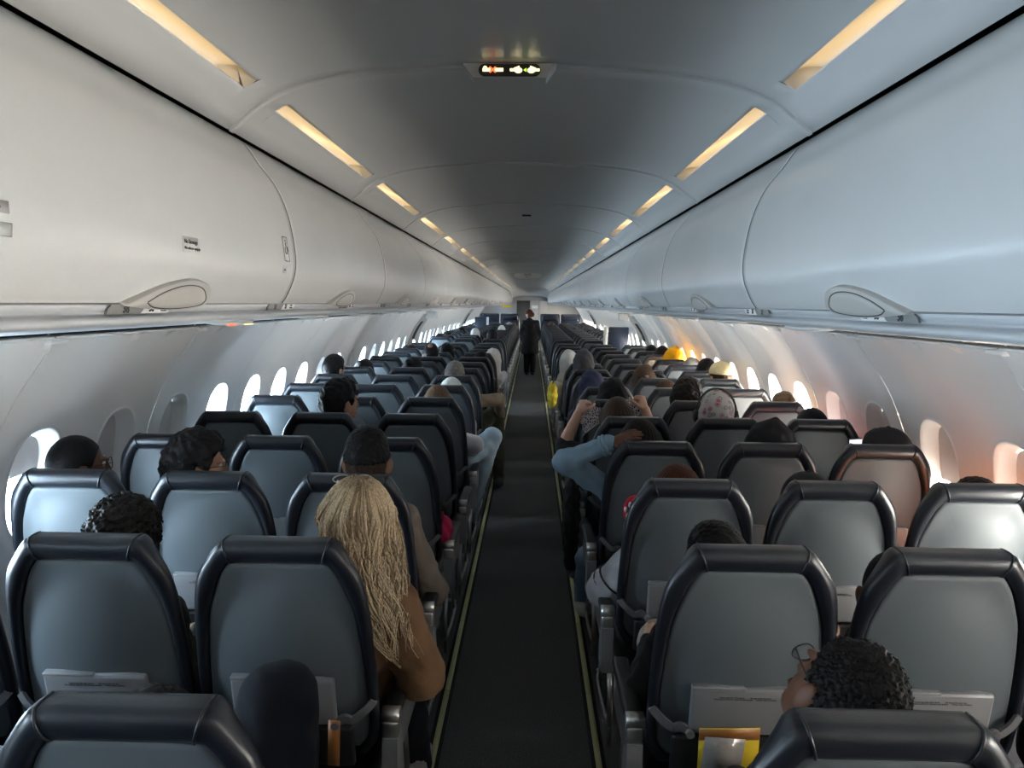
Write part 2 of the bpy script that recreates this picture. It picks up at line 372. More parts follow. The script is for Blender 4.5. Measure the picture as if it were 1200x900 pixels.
# ================================================================== OVERHEAD BINS
BJ, BP = 1.945, 1.20
BPROF = catmull([(.72, 2.03), (.684, 2.008), (.648, 1.957), (.607, 1.903), (.577, 1.832), (.5605, 1.742), (.563, 1.684), (.583, 1.635), (.5965, 1.614)], 5)
def bin_meshes(s):
    m = MB(); g = .0026
    ys = [(g, .02), (g, .0008), (g, 0), (g + .02, 0), (BP / 2, 0), (BP - g - .02, 0), (BP - g, 0), (BP - g, .0008), (BP - g, .02)]
    for part, mi in ((ys[2:-2], 0), (ys[:3], 1), (ys[-3:], 1)): m.grid([[(s * (p[0] + d), yy, p[1]) for p in BPROF] for yy, d in part], mi=mi)
    m.grid([[(s * x, yy, z) for x, z in ((.5965, 1.614), (.600, 1.611), (.65, 1.613))] for yy in (g, BP - g)])
    door = m.mesh('bin_door'); door.materials.append(M_BIN); door.materials.append(M_GROOVE)
    m = MB(); P = [(1.66, 1.60), (.75, 1.615), (.63, 1.618), (.60, 1.66), (.585, 1.74), (.60, 1.84), (.66, 1.94), (.72, 2.0), (.80, 2.06), (1.2, 1.98), (1.66, 1.62)]
    m.grid([[(s * (x + (.01)), yy, z) for x, z in P] for yy in (.004, BP - .004)]); m.add([(s * (x + .01), .004, z) for x, z in P], [tuple(range(len(P)))], False)
    body = m.mesh('bin_body'); body.materials.append(M_GROOVE)
    # latch: a swept half-moon plate with a paddle set in it
    out = catmull([(0, .001), (.05, .020), (.12, .040), (.20, .051), (.262, .045), (.292, .030), (.30, .012), (.27, .0), (.19, -.007), (.09, -.005), (0, .001)], 5)[:-1]
    inn = catmull([(.06, .008), (.10, .025), (.155, .038), (.21, .041), (.25, .035), (.272, .021), (.275, .010), (.25, .002), (.17, -.003), (.09, -.001), (.06, .008)], 4)[:-1]
    def pl(v, w, d):
        # w runs up the door face from its lower edge
        base = Vector((.5965, 1.613)); ax = Vector((-.030, .070)).normalized(); nn = Vector((-ax.y, ax.x))
        b = .012 * (w / .066) ** 2
        p = base + ax * w + nn * (d - b * 0 + .004); return (s * p.x, v, p.y)
    def slab(o, d0, d1, ins):
        cx = sum(p[0] for p in o) / len(o); cw = sum(p[1] for p in o) / len(o)
        sc = lambda f: [(cx + (v - cx) * f, cw + (w - cw) * f) for v, w in o]
        m = MB(); R = [[pl(v, w, d) for v, w in sc(f)] for f, d in ((1, d0), (1, d1 - .003), (.985, d1 - .001), (.96, d1), (.6, d1), (.2, d1))]
        m.grid(R, closed_v=True); m.cap(R[-1]); return m.mesh('latch')
    lat = slab(out, -.012, .010, 0); lat.materials.append(M_LATCH)
    ring = MB(); cx = .17; cw = .02
    ring.tube([pl(v, w, .0100) for v, w in inn] + [pl(*inn[0], .0100)], .0011, 6, caps=False); rm = ring.mesh('latch_groove'); rm.materials.append(M_GROOVE)
    pad = slab([(v * .97 + .005, w * .95 + .0005) for v, w in inn], .002, .0115, 0); pad.materials.append(M_LATCH)
    return door, body, lat, rm, pad
bins = {}
for s in (-1, 1):
    door, body, lat, rm, pad = bin_meshes(s)
    side = 'left' if s < 0 else 'right'
    i = 0; y = BJ - 3 * BP; no = 0
    while y + BP < YCE + .05:
        vis = y + BP > .75; no += vis
        b = thing('overhead_bin', ('closed white overhead bin on the %s side, %s from the camera' % (side, ordn(no))) if vis else ('closed white overhead bin on the %s side behind the camera' % side), 'overhead bin', (0, y, 0), 'overhead bins along the %s side' % side)
        if vis: bins[s, no] = b
        link('bin_body', body, parent=b); link('bin_door', door, parent=b)
        if vis:
            l = link('bin_latch', lat, parent=b); l.location = (0, .42 if s < 0 else .40, 0)
            if no < 9:
                link('latch_groove', rm, parent=l); link('latch_paddle', pad, parent=l)
        y += BP
# stickers on the first bin at left
def on_bin(s, yy, z):
    zs = [p[1] for p in BPROF][::-1]; xs = [p[0] for p in BPROF][::-1]
    x = np.interp(z, zs, xs); x2 = np.interp(z + .02, zs, xs)
    return Vector((s * (x - .0015), yy, z)), Vector((s * (x2 - x), 0, .02))
def sticker(name, label, parent, s, px, py, w, h, m, X=.565):
    """stuck on a bin door"""
    x = X
    for _ in range(4):
        yy = F * (x - s * CX) / abs(px - VPX)
        z = at(px, py, yy)[1]; P, U = on_bin(s, yy, z); x = abs(P.x)
    mm = frame(P, (0, -s, 0), U)
    b = MB(); b.box((0, 0, 0), (w, h, .0008), 0); o = b.build(name, m)
    o.matrix_world = mm; tag(o, label, 'sticker'); return o
M_STK = mat('pale_sticker', (.60, .595, .58), .45); M_STP = mat('pinkish_sticker', (.52, .48, .47), .5); M_STL = mat('sticker_line', (.30, .29, .29), .5)
st = sticker('notice_sticker', 'pale sticker reading No Stowage on the nearest left bin door', None, -1, 224, 287, .060, .027, M_STK)
text('print', 'No Stowage', .0105, M_PRINT, Matrix.Translation((-.026, .005, .0008)), st, 'LEFT'); text('print', 'No colocar equipaje', .0075, M_PRINT, Matrix.Translation((-.026, -.006, .0008)), st, 'LEFT')
st = sticker('wheelchair_sticker', 'outlined wheelchair sign sticker by the door edge of the nearest left bin', None, -1, 335.5, 292, .036, .060, M_STK)
m = MB()
for c, d in (((0, .029, .0006), (.035, .0018, .0006)), ((0, -.029, .0006), (.035, .0018, .0006)), ((.017, 0, .0006), (.0016, .058, .0006)), ((-.017, 0, .0006), (.0016, .058, .0006))): m.box(c, d, 0)
m.ell((.001, .020, .001), (.003, .003, .0005)); m.tube([(.001, .016, .001), (.001, .006, .001), (.008, .006, .001), (.011, -.005, .001)], .0012, 6)
m.tube([(.001 + .0085 * math.cos(a), -.003 + .0085 * math.sin(a), .001) for a in [2.2 + i * .4 for i in range(12)]], .001, 6); m.build('print', M_PRINT, st)
st = sticker('small_notice_sticker', 'small pale notice sticker below the wheelchair sign on the left bin', None, -1, 334, 316, .028, .018, M_STK); text('print', 'Seat', .008, mat('brown_print', (.25, .12, .10), .6), Matrix.Translation((0, 0, .0008)), st)
st = sticker('grey_sticker', 'pinkish grey sticker at the left picture edge, upper of two', None, -1, -2, 241, .034, .014, M_STP); text('print', 'No', .009, M_PRINT, Matrix.Translation((-.004, 0, .0008)), st)
st = sticker('frame_sticker', 'pale framed sticker at the left picture edge, lower of two', None, -1, -2, 268, .040, .016, M_STK)
m = MB()
for c, d in (((0, .0075, .0006), (.04, .0008, .0006)), ((0, -.0075, .0006), (.04, .0008, .0006)), ((.0195, 0, .0006), (.0008, .016, .0006))): m.box(c, d, 0)
m.build('print', M_STL, st)
# ---------------- row number placards
def placard(s, k, num):
    yy = 1.20 + PITCH * k; f = 1 if s < 0 else -1
    side = 'left' if s < 0 else 'right'
    t = thing('row_placard', 'grey row number %d placard on the %s bin rail' % (num, side), 'sign', (0, yy, 0), 'row number placards on the %s bin rail' % side)
    a, b = Vector((s * .6055, 0, 1.6125)), Vector((s * .6075, 0, 1.5965)); up = (a - b).normalized(); inn = Vector((-s, 0, .12)).normalized() * .004
    def P(y, w): return b + up * w * (a - b).length + Vector((0, y, 0)) + inn
    m = MB(); o = [P(-.055, .02), P(-.052, .5), P(-.038, 1.0), P(.068, 1.0), P(.045, .02)]
    m.poly_extrude([p - inn * .9 for p in o], inn); m.build('number_plate', M_PLAC, t)
    m = MB(); o = [P(.047, .02), P(.070, 1.0), P(.165, 1.0), P(.140, .02)]
    m.poly_extrude([p - inn * .9 for p in o], inn * .95); m.build('seat_plate', M_WHITE, t)
    xa = (0, 1, 0) if s < 0 else (0, -1, 0)
    z = inn.normalized() * .0006
    text('number', str(num), .0195, M_PRINT, frame(P(.0, .48) + z, xa, up), t)
    if k < 6:
        text('number', str(num), .0165, M_PRINT, frame(P(.082, .5) + z, xa, up), t)
        text('seat_letters', ('C aisle' if s < 0 else 'E center') + '\n' + ('B center' if s < 0 else 'D aisle'), .0062, M_PRINT, frame(P(.125, .5) + z, xa, up), t)
for k in range(33):
    for s in (-1, 1): placard(s, k, 38 - k)
# ---------------- passenger service pods under the bins
M_RED = emitter('sign_red', (1, .16, .05), 1.6); M_CREAM = emitter('sign_cream', (1, .85, .42), 1.8); M_GREEN = emitter('sign_green', (.45, .9, .05), 1.6)
pm = MB(); pm.ell((0, 0, 0), (.05, .11, .009)); podm = pm.mesh('pod'); podm.materials.append(M_PSU)
for k in range(10):
    for s in (-1, 1):
        side = 'left' if s < 0 else 'right'
        t = thing('service_unit', 'small lit service pod under the %s bin rail, %s from the camera' % (side, ordn(k + 1)), 'reading light panel', (s * .70, 1.86 + PITCH * k * 1.0, 1.569), 'service pods under the bins')
        link('pod', podm, parent=t)
        if k > 0 or s > 0: continue
        m = MB(); m.box((-s * .03, -.06, -.008), (.012, .028, .002), 0); m.build('no_smoking_light', M_RED, t)
        m = MB(); m.box((-s * .03, .05, -.008), (.012, .034, .002), 0); m.build('belt_light', M_CREAM, t)
# ---------------- lit cabin sign on the ceiling
t = thing('seatbelt_sign', 'lit no smoking and seat belt sign on the ceiling centre', 'sign', (-.02, 1.80, 2.152))
m = MB(); o = [(-.105, 0), (.105, 0), (.082, -.031), (-.082, -.031)]
m.poly_extrude([(x, -.022, z) for x, z in o], (0, .05, 0)); m.build('housing', M_CEIL, t)
m = MB(); ring = [((.055 if abs(x0) else 0) * (1 if x0 > 0 else -1) + .0145 * math.cos(a), -.024, -.0155 + .0135 * math.sin(a)) for x0, aa in ((1, -PI / 2), (-1, PI / 2)) for a in [aa + PI * i / 10 for i in range(11)]]
m.poly_extrude(ring, (0, .003, 0)); m.build('sign_window', M_BLACK, t)
m = MB(); Y_ = -.026
for x0, x1 in ((-.060, -.043), (-.033, -.014)): m.box(((x0 + x1) / 2, Y_, -.0155), (x1 - x0, .002, .007), 0)
m.tube([(-.058, Y_, -.011), (-.055, Y_, -.0085), (-.051, Y_, -.0105)], .0018, 6); m.build('cigarette', M_CREAM, t)
m = MB()
for a in (-.7, .7): m.box((-.0375, Y_ - .001, -.0155), (.018, .002, .0035), 0, rot=Matrix.Rotation(a, 3, 'Y'))
m.build('cross', M_RED, t)
m = MB()
for q in (-1, 1):
    c = .034; m.ell((c + q * .0145, Y_, -.0165), (.009, .002, .0062)); m.box((c + q * .027, Y_, -.0155), (.012, .002, .0055), 0); m.box((c + q * .018, Y_, -.0105), (.013, .002, .0028), 0, rot=Matrix.Rotation(q * .35, 3, 'Y'))
m.build('belt_buckle', M_CREAM, t)
m = MB(); m.poly_extrude([(.0375, Y_, -.0115), (.0375, Y_, -.0195), (.031, Y_, -.0155)], (0, .002, 0)); m.build('arrow', M_GREEN, t)
# small grille and exit sign farther up
m = MB(); m.box((0, 4.75, 2.150), (.055, .03, .008), .003); tag(m.build('ceiling_grille', M_DARK), 'small dark slot vent in the middle of the ceiling', 'vent')
t = thing('exit_sign', 'white oval exit sign hanging from the far ceiling', 'sign', (-.03, 13.4, 2.13))
m = MB(); R = [(.23 * (abs(math.cos(a)) ** .6) * (1 if math.cos(a) > 0 else -1), 0, -.035 + .045 * (abs(math.sin(a)) ** .7) * (1 if math.sin(a) > 0 else -1)) for a in [2 * PI * i / 32 for i in range(32)]]
m.poly_extrude(R, (0, .06, 0)); m.build('sign_box', mat('sign_white', (.7, .7, .68), .4), t)
text('sign_text', 'EXITS', .05, M_PRINT, frame((0, -.002, -.022), (1, 0, 0), (0, 0, 1)), t); text('sign_text', 'EXIT', .035, M_PRINT, frame((0, -.002, -.058), (1, 0, 0), (0, 0, 1)), t)

# ================================================================== SEATS
RA = math.radians(11)
DD = Vector((0, math.sin(RA), -math.cos(RA))); NN = Vector((0, -math.cos(RA), -math.sin(RA)))
STOP = 1.04
def bp(x, t, d, top=STOP): return Vector((x, 0, top)) + DD * t + NN * d
side_pts = catmull([(.128, 0), (.144, .008), (.170, .042), (.201, .095), (.217, .175), (.227, .32), (.230, .46), (.225, .56), (.195, .615)], 5)
OUT = [tuple(p) for p in side_pts] + [(-p[0], p[1]) for p in side_pts[::-1]]
# fill the flat top and bottom with extra points
def fill(a, b, n): return [(a[0] + (b[0] - a[0]) * i / n, a[1] + (b[1] - a[1]) * i / n) for i in range(1, n)]
ns = len(side_pts)
OUT = OUT[:ns] + fill(OUT[ns - 1], OUT[ns], 6) + OUT[ns:] + fill(OUT[-1], OUT[0], 6)
def onorm(i):
    a, b = OUT[i - 1], OUT[(i + 1) % len(OUT)]; tx, tt = b[0] - a[0], b[1] - a[1]; L = math.hypot(tx, tt)
    nx, nt = -tt / L, tx / L
    return (nx, nt) if nx * (0 - OUT[i][0]) + nt * (.3 - OUT[i][1]) > 0 else (-nx, -nt)
ON = [onorm(i) for i in range(len(OUT))]
def lerp(a, b, f): f = max(0, min(1, f)); return a + (b - a) * f
in_pts = catmull([(.110, .056), (.125, .062), (.147, .094), (.167, .145), (.184, .205), (.197, .33), (.203, .46), (.200, .555), (.175, .598)], 5)
INN = [tuple(p) for p in in_pts] + [(-p[0], p[1]) for p in in_pts[::-1]]
INN = INN[:ns] + fill(INN[ns - 1], INN[ns], 6) + INN[ns:] + fill(INN[-1], INN[0], 6)
def off(f, extra=0.): return [(lerp2(OUT[i][0], INN[i][0], f) + ON[i][0] * extra, lerp2(OUT[i][1], INN[i][1], f) + ON[i][1] * extra) for i in range(len(OUT))]
def lerp2(a, b, f): return a + (b - a) * f
def offt(f, e):
    out = []
    for i in range(len(OUT)):
        q = e * lerp(.25, 1, (OUT[i][1] - .02) / .08); out.append((lerp2(OUT[i][0], INN[i][0], f) + ON[i][0] * q, lerp2(OUT[i][1], INN[i][1], f) + ON[i][1] * q))
    return out
def seat_back():
    m = MB(); loops = []
    for f, e, d in ((1.05, 0, -.012), (1.0, 0, -.002), (.93, 0, .006), (.7, 0, .0135), (.4, 0, .014), (.15, 0, .009), (0, .0, .0), (0, .001, -.012), (0, .010, -.028), (0, .026, -.044), (0, .048, -.055), (0, .08, -.060)):
        loops.append([bp(x, t, d) for x, t in offt(f, e)])
    c = (0, .30)
    for q, d in ((.5, -.063), (.2, -.064)):
        loops.append([bp(x * q, c[1] + (t - c[1]) * q, d) for x, t in off(0, .07)])
    m.grid(loops, closed_v=True); m.cap(loops[-1])
    # stitched ridges where the top roll meets the corner pieces
    for s in (-1, 1):
        pts = []
        i = min(range(len(OUT)), key=lambda i: abs(OUT[i][0] - s * .128) + abs(OUT[i][1]))
        for f, e, d in ((1.0, 0, .0), (.93, 0, .0075), (.7, 0, .0145), (.4, 0, .015), (.15, 0, .010), (0, 0, .0005), (0, .001, -.012), (0, .010, -.028), (0, .026, -.044)):
            x, t = offt(f, e)[i]; pts.append(bp(x, t, d))
        m.tube(pts, .0028, 6)
    me = m.mesh('backrest'); me.materials.append(M_LEATHER); return me
def shell_d(x, t):
    """the plastic shell swells towards the knees and hollows at its rim"""
    u = x / .19; v = (t - .36) / .27
    r = u * u + v * v
    return .001 + .034 * max(0, 1 - r) ** .9
def seat_shell():
    m = MB(); base = off(1.04); c = (0, .345); loops = []
    loops.append([bp(x, t, -.010) for x, t in base])
    for q in (1, .985, .95, .88, .78, .66, .52, .36, .2, .08):
        L = []
        for x, t in base:
            x2, t2 = x * q, c[1] + (t - c[1]) * q
            L.append(bp(x2, t2, (-.006 if q == 1 else -.001 if q == .985 else 0) + shell_d(x2, t2)))
        loops.append(L)
    m.grid(loops, closed_v=True); m.cap(loops[-1]); me = m.mesh('back_shell'); me.materials.append(M_SHELL); return me
def tray():
    m = MB(); rot = Matrix((Vector((1, 0, 0)), -DD, -DD.cross(Vector((1, 0, 0))) * -1)).transposed()
    R = Matrix((Vector((1, 0, 0)), -DD, NN)).transposed()
    c = bp(0, .425, .036); m.box(c, (.262, .135, .022), .009, 3, rot=R)
    m.box(bp(-.066, .3585, .036), (.13, .010, .020), .003, 2, rot=R); m.box(bp(.055, .3600, .036), (.10, .006, .016), .002, 2, rot=R)
    me = m.mesh('tray_table'); me.materials.append(M_TRAY); return me
def tray_arm(s):
    m = MB(); pts = catmull([(s * .133, .485, .040), (s * .150, .475, .037), (s * .17, .485, .030), (s * .20, .462, .024), (s * .222, .44, .012)], 5)
    P = [bp(*p) for p in pts]
    rings = []
    for i, p in enumerate(P):
        t = (P[min(i + 1, len(P) - 1)] - P[max(i - 1, 0)]).normalized(); n = NN; b = t.cross(n).normalized()
        rings.append([p + b * .010 * cb + n * .005 * cn for cb, cn in ((1, 1), (1, -1), (-1, -1), (-1, 1))])
    m.grid(rings, closed_v=True, smooth=False); m.cap(rings[0]); m.cap(rings[-1], True)
    m.tube([bp(s * .128, .487, .03), bp(s * .128, .487, .056)], .011, 10)
    me = m.mesh('tray_arm'); me.materials.append(M_TARM); return me
def pocket():
    m = MB(); R = Matrix((Vector((1, 0, 0)), -DD, NN)).transposed()
    m.box(bp(0, .565, .030), (.34, .12, .022), .01, 3, rot=R); me = m.mesh('pocket'); me.materials.append(M_BLACK); return me
def cushion():
    m = MB(); m.box((0, .365, .325), (.42, .46, .09), .035, 4); m.box((0, .535, .315), (.41, .10, .09), .04, 4); me = m.mesh('seat_cushion'); me.materials.append(M_LEATHER); return me
def armrest(x):
    o = 0 if abs(x) > .25 else .085; w = .048 if abs(x) > .25 else .038
    m = MB(); m.box((x, .285 + o / 2, .545), (w, .33 - o, .032), .010, 3); m.box((x, .30 + o / 2, .525), (.030, .30 - o, .02), .006, 2); me = m.mesh('armrest'); me.materials.append(M_BLACK)
    c = MB(); c.tube([(x - w / 2, .115 + o, .545), (x + w / 2, .115 + o, .545)], .022, 14); c.box((x, .12 + o, .505), (w - .004, .05, .06), .008, 2); cm = c.mesh('arm_hinge'); cm.materials.append(M_METAL)
    p = MB(); q = [(.09, .49), (.15, .50), (.19, .40), (.20, .33), (.09, .33)]; p.poly_extrude([(x - w * .42, a + o, b) for a, b in q], (w * .84, 0, 0)); p.box((x, .34 + o / 2, .445), (.022, .34 - o, .13), .01, 2); pmz = p.mesh('side_panel'); pmz.materials.append(M_ALU); return me, cm, pmz
def leg(x, front):
    m = MB()
    if front: m.tube(catmull([(x, .44, .33), (x, .47, .18), (x, .50, .02)], 4), .012, 8); m.box((x, .50, .012), (.035, .07, .024), .005)
    else: m.tube(catmull([(x, .40, .33), (x, .26, .16), (x, .14, .02)], 4), .014, 8); m.box((x, .14, .012), (.035, .07, .024), .005)
    me = m.mesh('leg'); me.materials.append(M_METAL); return me
def baggage_bar(s):
    m = MB(); m.tube(catmull([(s * .24, .12, .10), (s * .245, .30, .09), (s * .245, .50, .09), (s * .235, .56, .10), (s * .2, .57, .11), (-s * .2, .57, .11)], 4), .009, 8)
    m.tube([(s * .24, .15, .03), (s * .24, .12, .18), (s * .24, .17, .33)], .010, 8); m.tube([(s * .24, .50, .09), (s * .235, .46, .33)], .009, 8); me = m.mesh('baggage_bar'); me.materials.append(M_METAL); return me
def beam():
    m = MB(); m.tube([(-.217, .22, .312), (.217, .22, .312)], .02, 10); m.tube([(-.217, .42, .312), (.217, .42, .312)], .02, 10); m.box((0, .45, .31), (.40, .2, .025), .005)
    me = m.mesh('seat_beam'); me.materials.append(M_ALU); return me
ME = dict(back=seat_back(), shell=seat_shell(), tray=tray(), armL=tray_arm(-1), armR=tray_arm(1), pocket=pocket(), cush=cushion(), beam=beam())
ARM = {x: armrest(x) for x in (-.2575, .2575, -.2375, .2375)}
LEG = {(x, f): leg(x, f) for x in (-.15, .15) for f in (0, 1)}
BAR = {s: baggage_bar(s) for s in (-1, 1)}
COLN = ('left window', 'left middle', 'left aisle', 'right aisle', 'right middle', 'right window')
TROT = Matrix((Vector((1, 0, 0)), -DD, NN)).transposed().to_4x4()
NROW = 32
SEATS = {}
skip = {(15, c) for c in range(6)} | {(16, 5), (27, 0), (28, 0), (28, 1), (16, 0), (29, 0)}
for k in range(-2, NROW):
    for c in range(6):
        if (k, c) in skip: continue
        x = COLX[c]; dz = -.033 if k == 0 else 0
        t = thing('airplane_seat', 'navy leather seat with grey back shell, %s column, %s' % (COLN[c], ordn(k + 1) + ' row from the camera' if k >= 0 else 'beside the camera' if k == -1 else 'behind the camera'), 'airplane seat', (x, YS(k), 0), 'rows of navy airplane seats')
        SEATS[k, c] = t
        ch = [('backrest', 'back'), ('back_shell', 'shell'), ('seat_cushion', 'cush'), ('tray_table', 'tray')]
        if k < 12: ch += [('tray_arm', 'armL'), ('tray_arm', 'armR'), ('seat_pocket', 'pocket')]
        ch += [('seat_beam', 'beam')]
        for nm, key in ch:
            o = link(nm, ME[key], parent=t)
            if dz and key in ('back', 'shell', 'tray', 'armL', 'armR'): o.location = (0, 0, dz)
        s = -1 if c < 3 else 1
        xa = -s * (.2575 if c in (2, 3) else .2375)
        a, h, sp = ARM[xa]
        ao = link('armrest', a, parent=t); link('arm_hinge', h, parent=ao); link('side_panel', sp, parent=t)
        for f in (0, 1): link('leg', LEG[-s * .15, f], parent=t)
        if c in (2, 3): link('baggage_bar', BAR[-s], parent=t)
        if k in (1, 2):
            mt = Matrix.Translation(bp(0, .382, .0474)) @ TROT
            text('tray_print', 'Fasten seat belt while seated         Life vest under your seat\nAbrochese el cinturon mientras este sentado      Chaleco bajo el asiento', .0052, M_PRINT, mt, t)

# ------------------------------------------------------------------ seats and panels of the far front, seats by the exits
BIGM = None
for i, (x, yy) in enumerate(((-.62, 24.0), (-1.25, 24.0), (.62, 23.8), (1.25, 23.8))):
    m = MB(); m.box((x, yy + .05, .90), (.60, .12, .80), .05, 4); m.box((x, yy + .02, 1.18), (.50, .15, .20), .05, 4)
    t = thing('large_front_seat', 'wide navy first row seat at the far front, %s' % ('left by the aisle', 'left by the window', 'right by the aisle', 'right by the window')[i], 'airplane seat', (0, 0, 0), 'wide seats at the far front')
    m.build('backrest', M_NAVY, t)
    m = MB(); m.box((x, yy + .35, .40), (.56, .56, .16), .05, 4); m.build('seat_cushion', M_LEATHER, t)
    m = MB(); m.box((x, yy + .3, .17), (.5, .4, .33), .01); m.build('seat_base', M_ALU, t)
for lab, x, yy, top, w in (('dark navy attendant seat panel with pale side post by the right exit', 1.385, 12.15, 1.265, .32), ('dark navy attendant seat panel far up the left side', -1.33, 21.3, 1.23, .32)):
    s = 1 if x > 0 else -1
    t = thing('attendant_seat', lab, 'jump seat', (x, yy, 0))
    m = MB(); m.box((.03 * s, 0, top - .19), (w, .05, .38), .02, 3); m.build('backrest', M_NAVY, t)
    m = MB(); m.box((-s * (w / 2 + .01), .02, top / 2), (.055, .12, top), .015, 3); m.box((.02, .03, (top - .4) / 2), (w + .04, .10, top - .40), .01); m.build('post', mat('post_white', (.55, .55, .53), .4), t)
    m = MB(); m.box((.02, .12, .42), (w, .20, .06), .02); m.build('seat_flap', M_NAVY, t)
m = MB(); m.box((-.60, 20.2, 1.535), (.24, .03, .055), .006); tag(m.build('yellow_placard', mat('yellow_tag', (.75, .55, .03), .5)), 'small yellow tag hanging under the far left bins', 'sign')
m = MB(); m.box((-1.48, 11.75, 1.425), (.16, .16, .11), .012); tag(m.build('exit_box', mat('box_white', (.62, .61, .6), .45)), 'pale exit light box above the left exit under the bins', 'exit light')
m = MB(); m.box((1.48, 12.1, 1.425), (.16, .16, .11), .012); tag(m.build('exit_box', mat('box_white', (.62, .61, .6), .45)), 'grey exit light box above the right exit under the bins', 'exit light')

# ================================================================== PEOPLE
# a small distance-field mesher: bodies, clothes and hair are each one continuous surface
def quad_net(V, org, h):
    ins = V < 0; nx, ny, nz = V.shape
    cnt = np.zeros((nx - 1, ny - 1, nz - 1), np.int8)
    for i in (0, 1):
        for j in (0, 1):
            for k in (0, 1): cnt += ins[i:nx - 1 + i, j:ny - 1 + j, k:nz - 1 + k]
    act = (cnt > 0) & (cnt < 8); idx = -np.ones(cnt.shape, np.int64); I = np.argwhere(act); idx[act] = np.arange(len(I))
    if not len(I): return np.zeros((0, 3)), np.zeros((0, 4), int)
    acc = np.zeros((len(I), 3)); n = np.zeros(len(I))
    for ax in range(3):
        o1, o2 = [a for a in range(3) if a != ax]
        for u in (0, 1):
            for v in (0, 1):
                A = np.zeros((len(I), 3), int); A[:, o1] = u; A[:, o2] = v; A2 = A.copy(); A2[:, ax] = 1
                a = V[tuple((I + A).T)]; b = V[tuple((I + A2).T)]; c = (a < 0) != (b < 0)
                t = np.where(c, a / np.where(c, a - b, 1), 0); P = A.astype(float); P[:, ax] = t
                acc[c] += P[c]; n[c] += 1
    P = I + acc / n[:, None]; P = P * h + org; Q = []
    for ax in range(3):
        sl0 = [slice(None)] * 3; sl1 = [slice(None)] * 3; sl0[ax] = slice(0, -1); sl1[ax] = slice(1, None)
        e = ins[tuple(sl0)] != ins[tuple(sl1)]; E = np.argwhere(e); o1, o2 = [(1, 2), (2, 0), (0, 1)][ax]
        ok = (E[:, o1] >= 1) & (E[:, o2] >= 1) & (E[:, o1] < V.shape[o1] - 1) & (E[:, o2] < V.shape[o2] - 1); E = E[ok]
        c = []
        for d1, d2 in ((-1, -1), (0, -1), (0, 0), (-1, 0)):
            G = E.copy(); G[:, o1] += d1; G[:, o2] += d2; c.append(idx[tuple(G.T)])
        c = np.stack(c, 1); f = ins[tuple(E.T)]; c[~f] = c[~f][:, ::-1]; Q.append(c)
    return P, np.concatenate(Q)
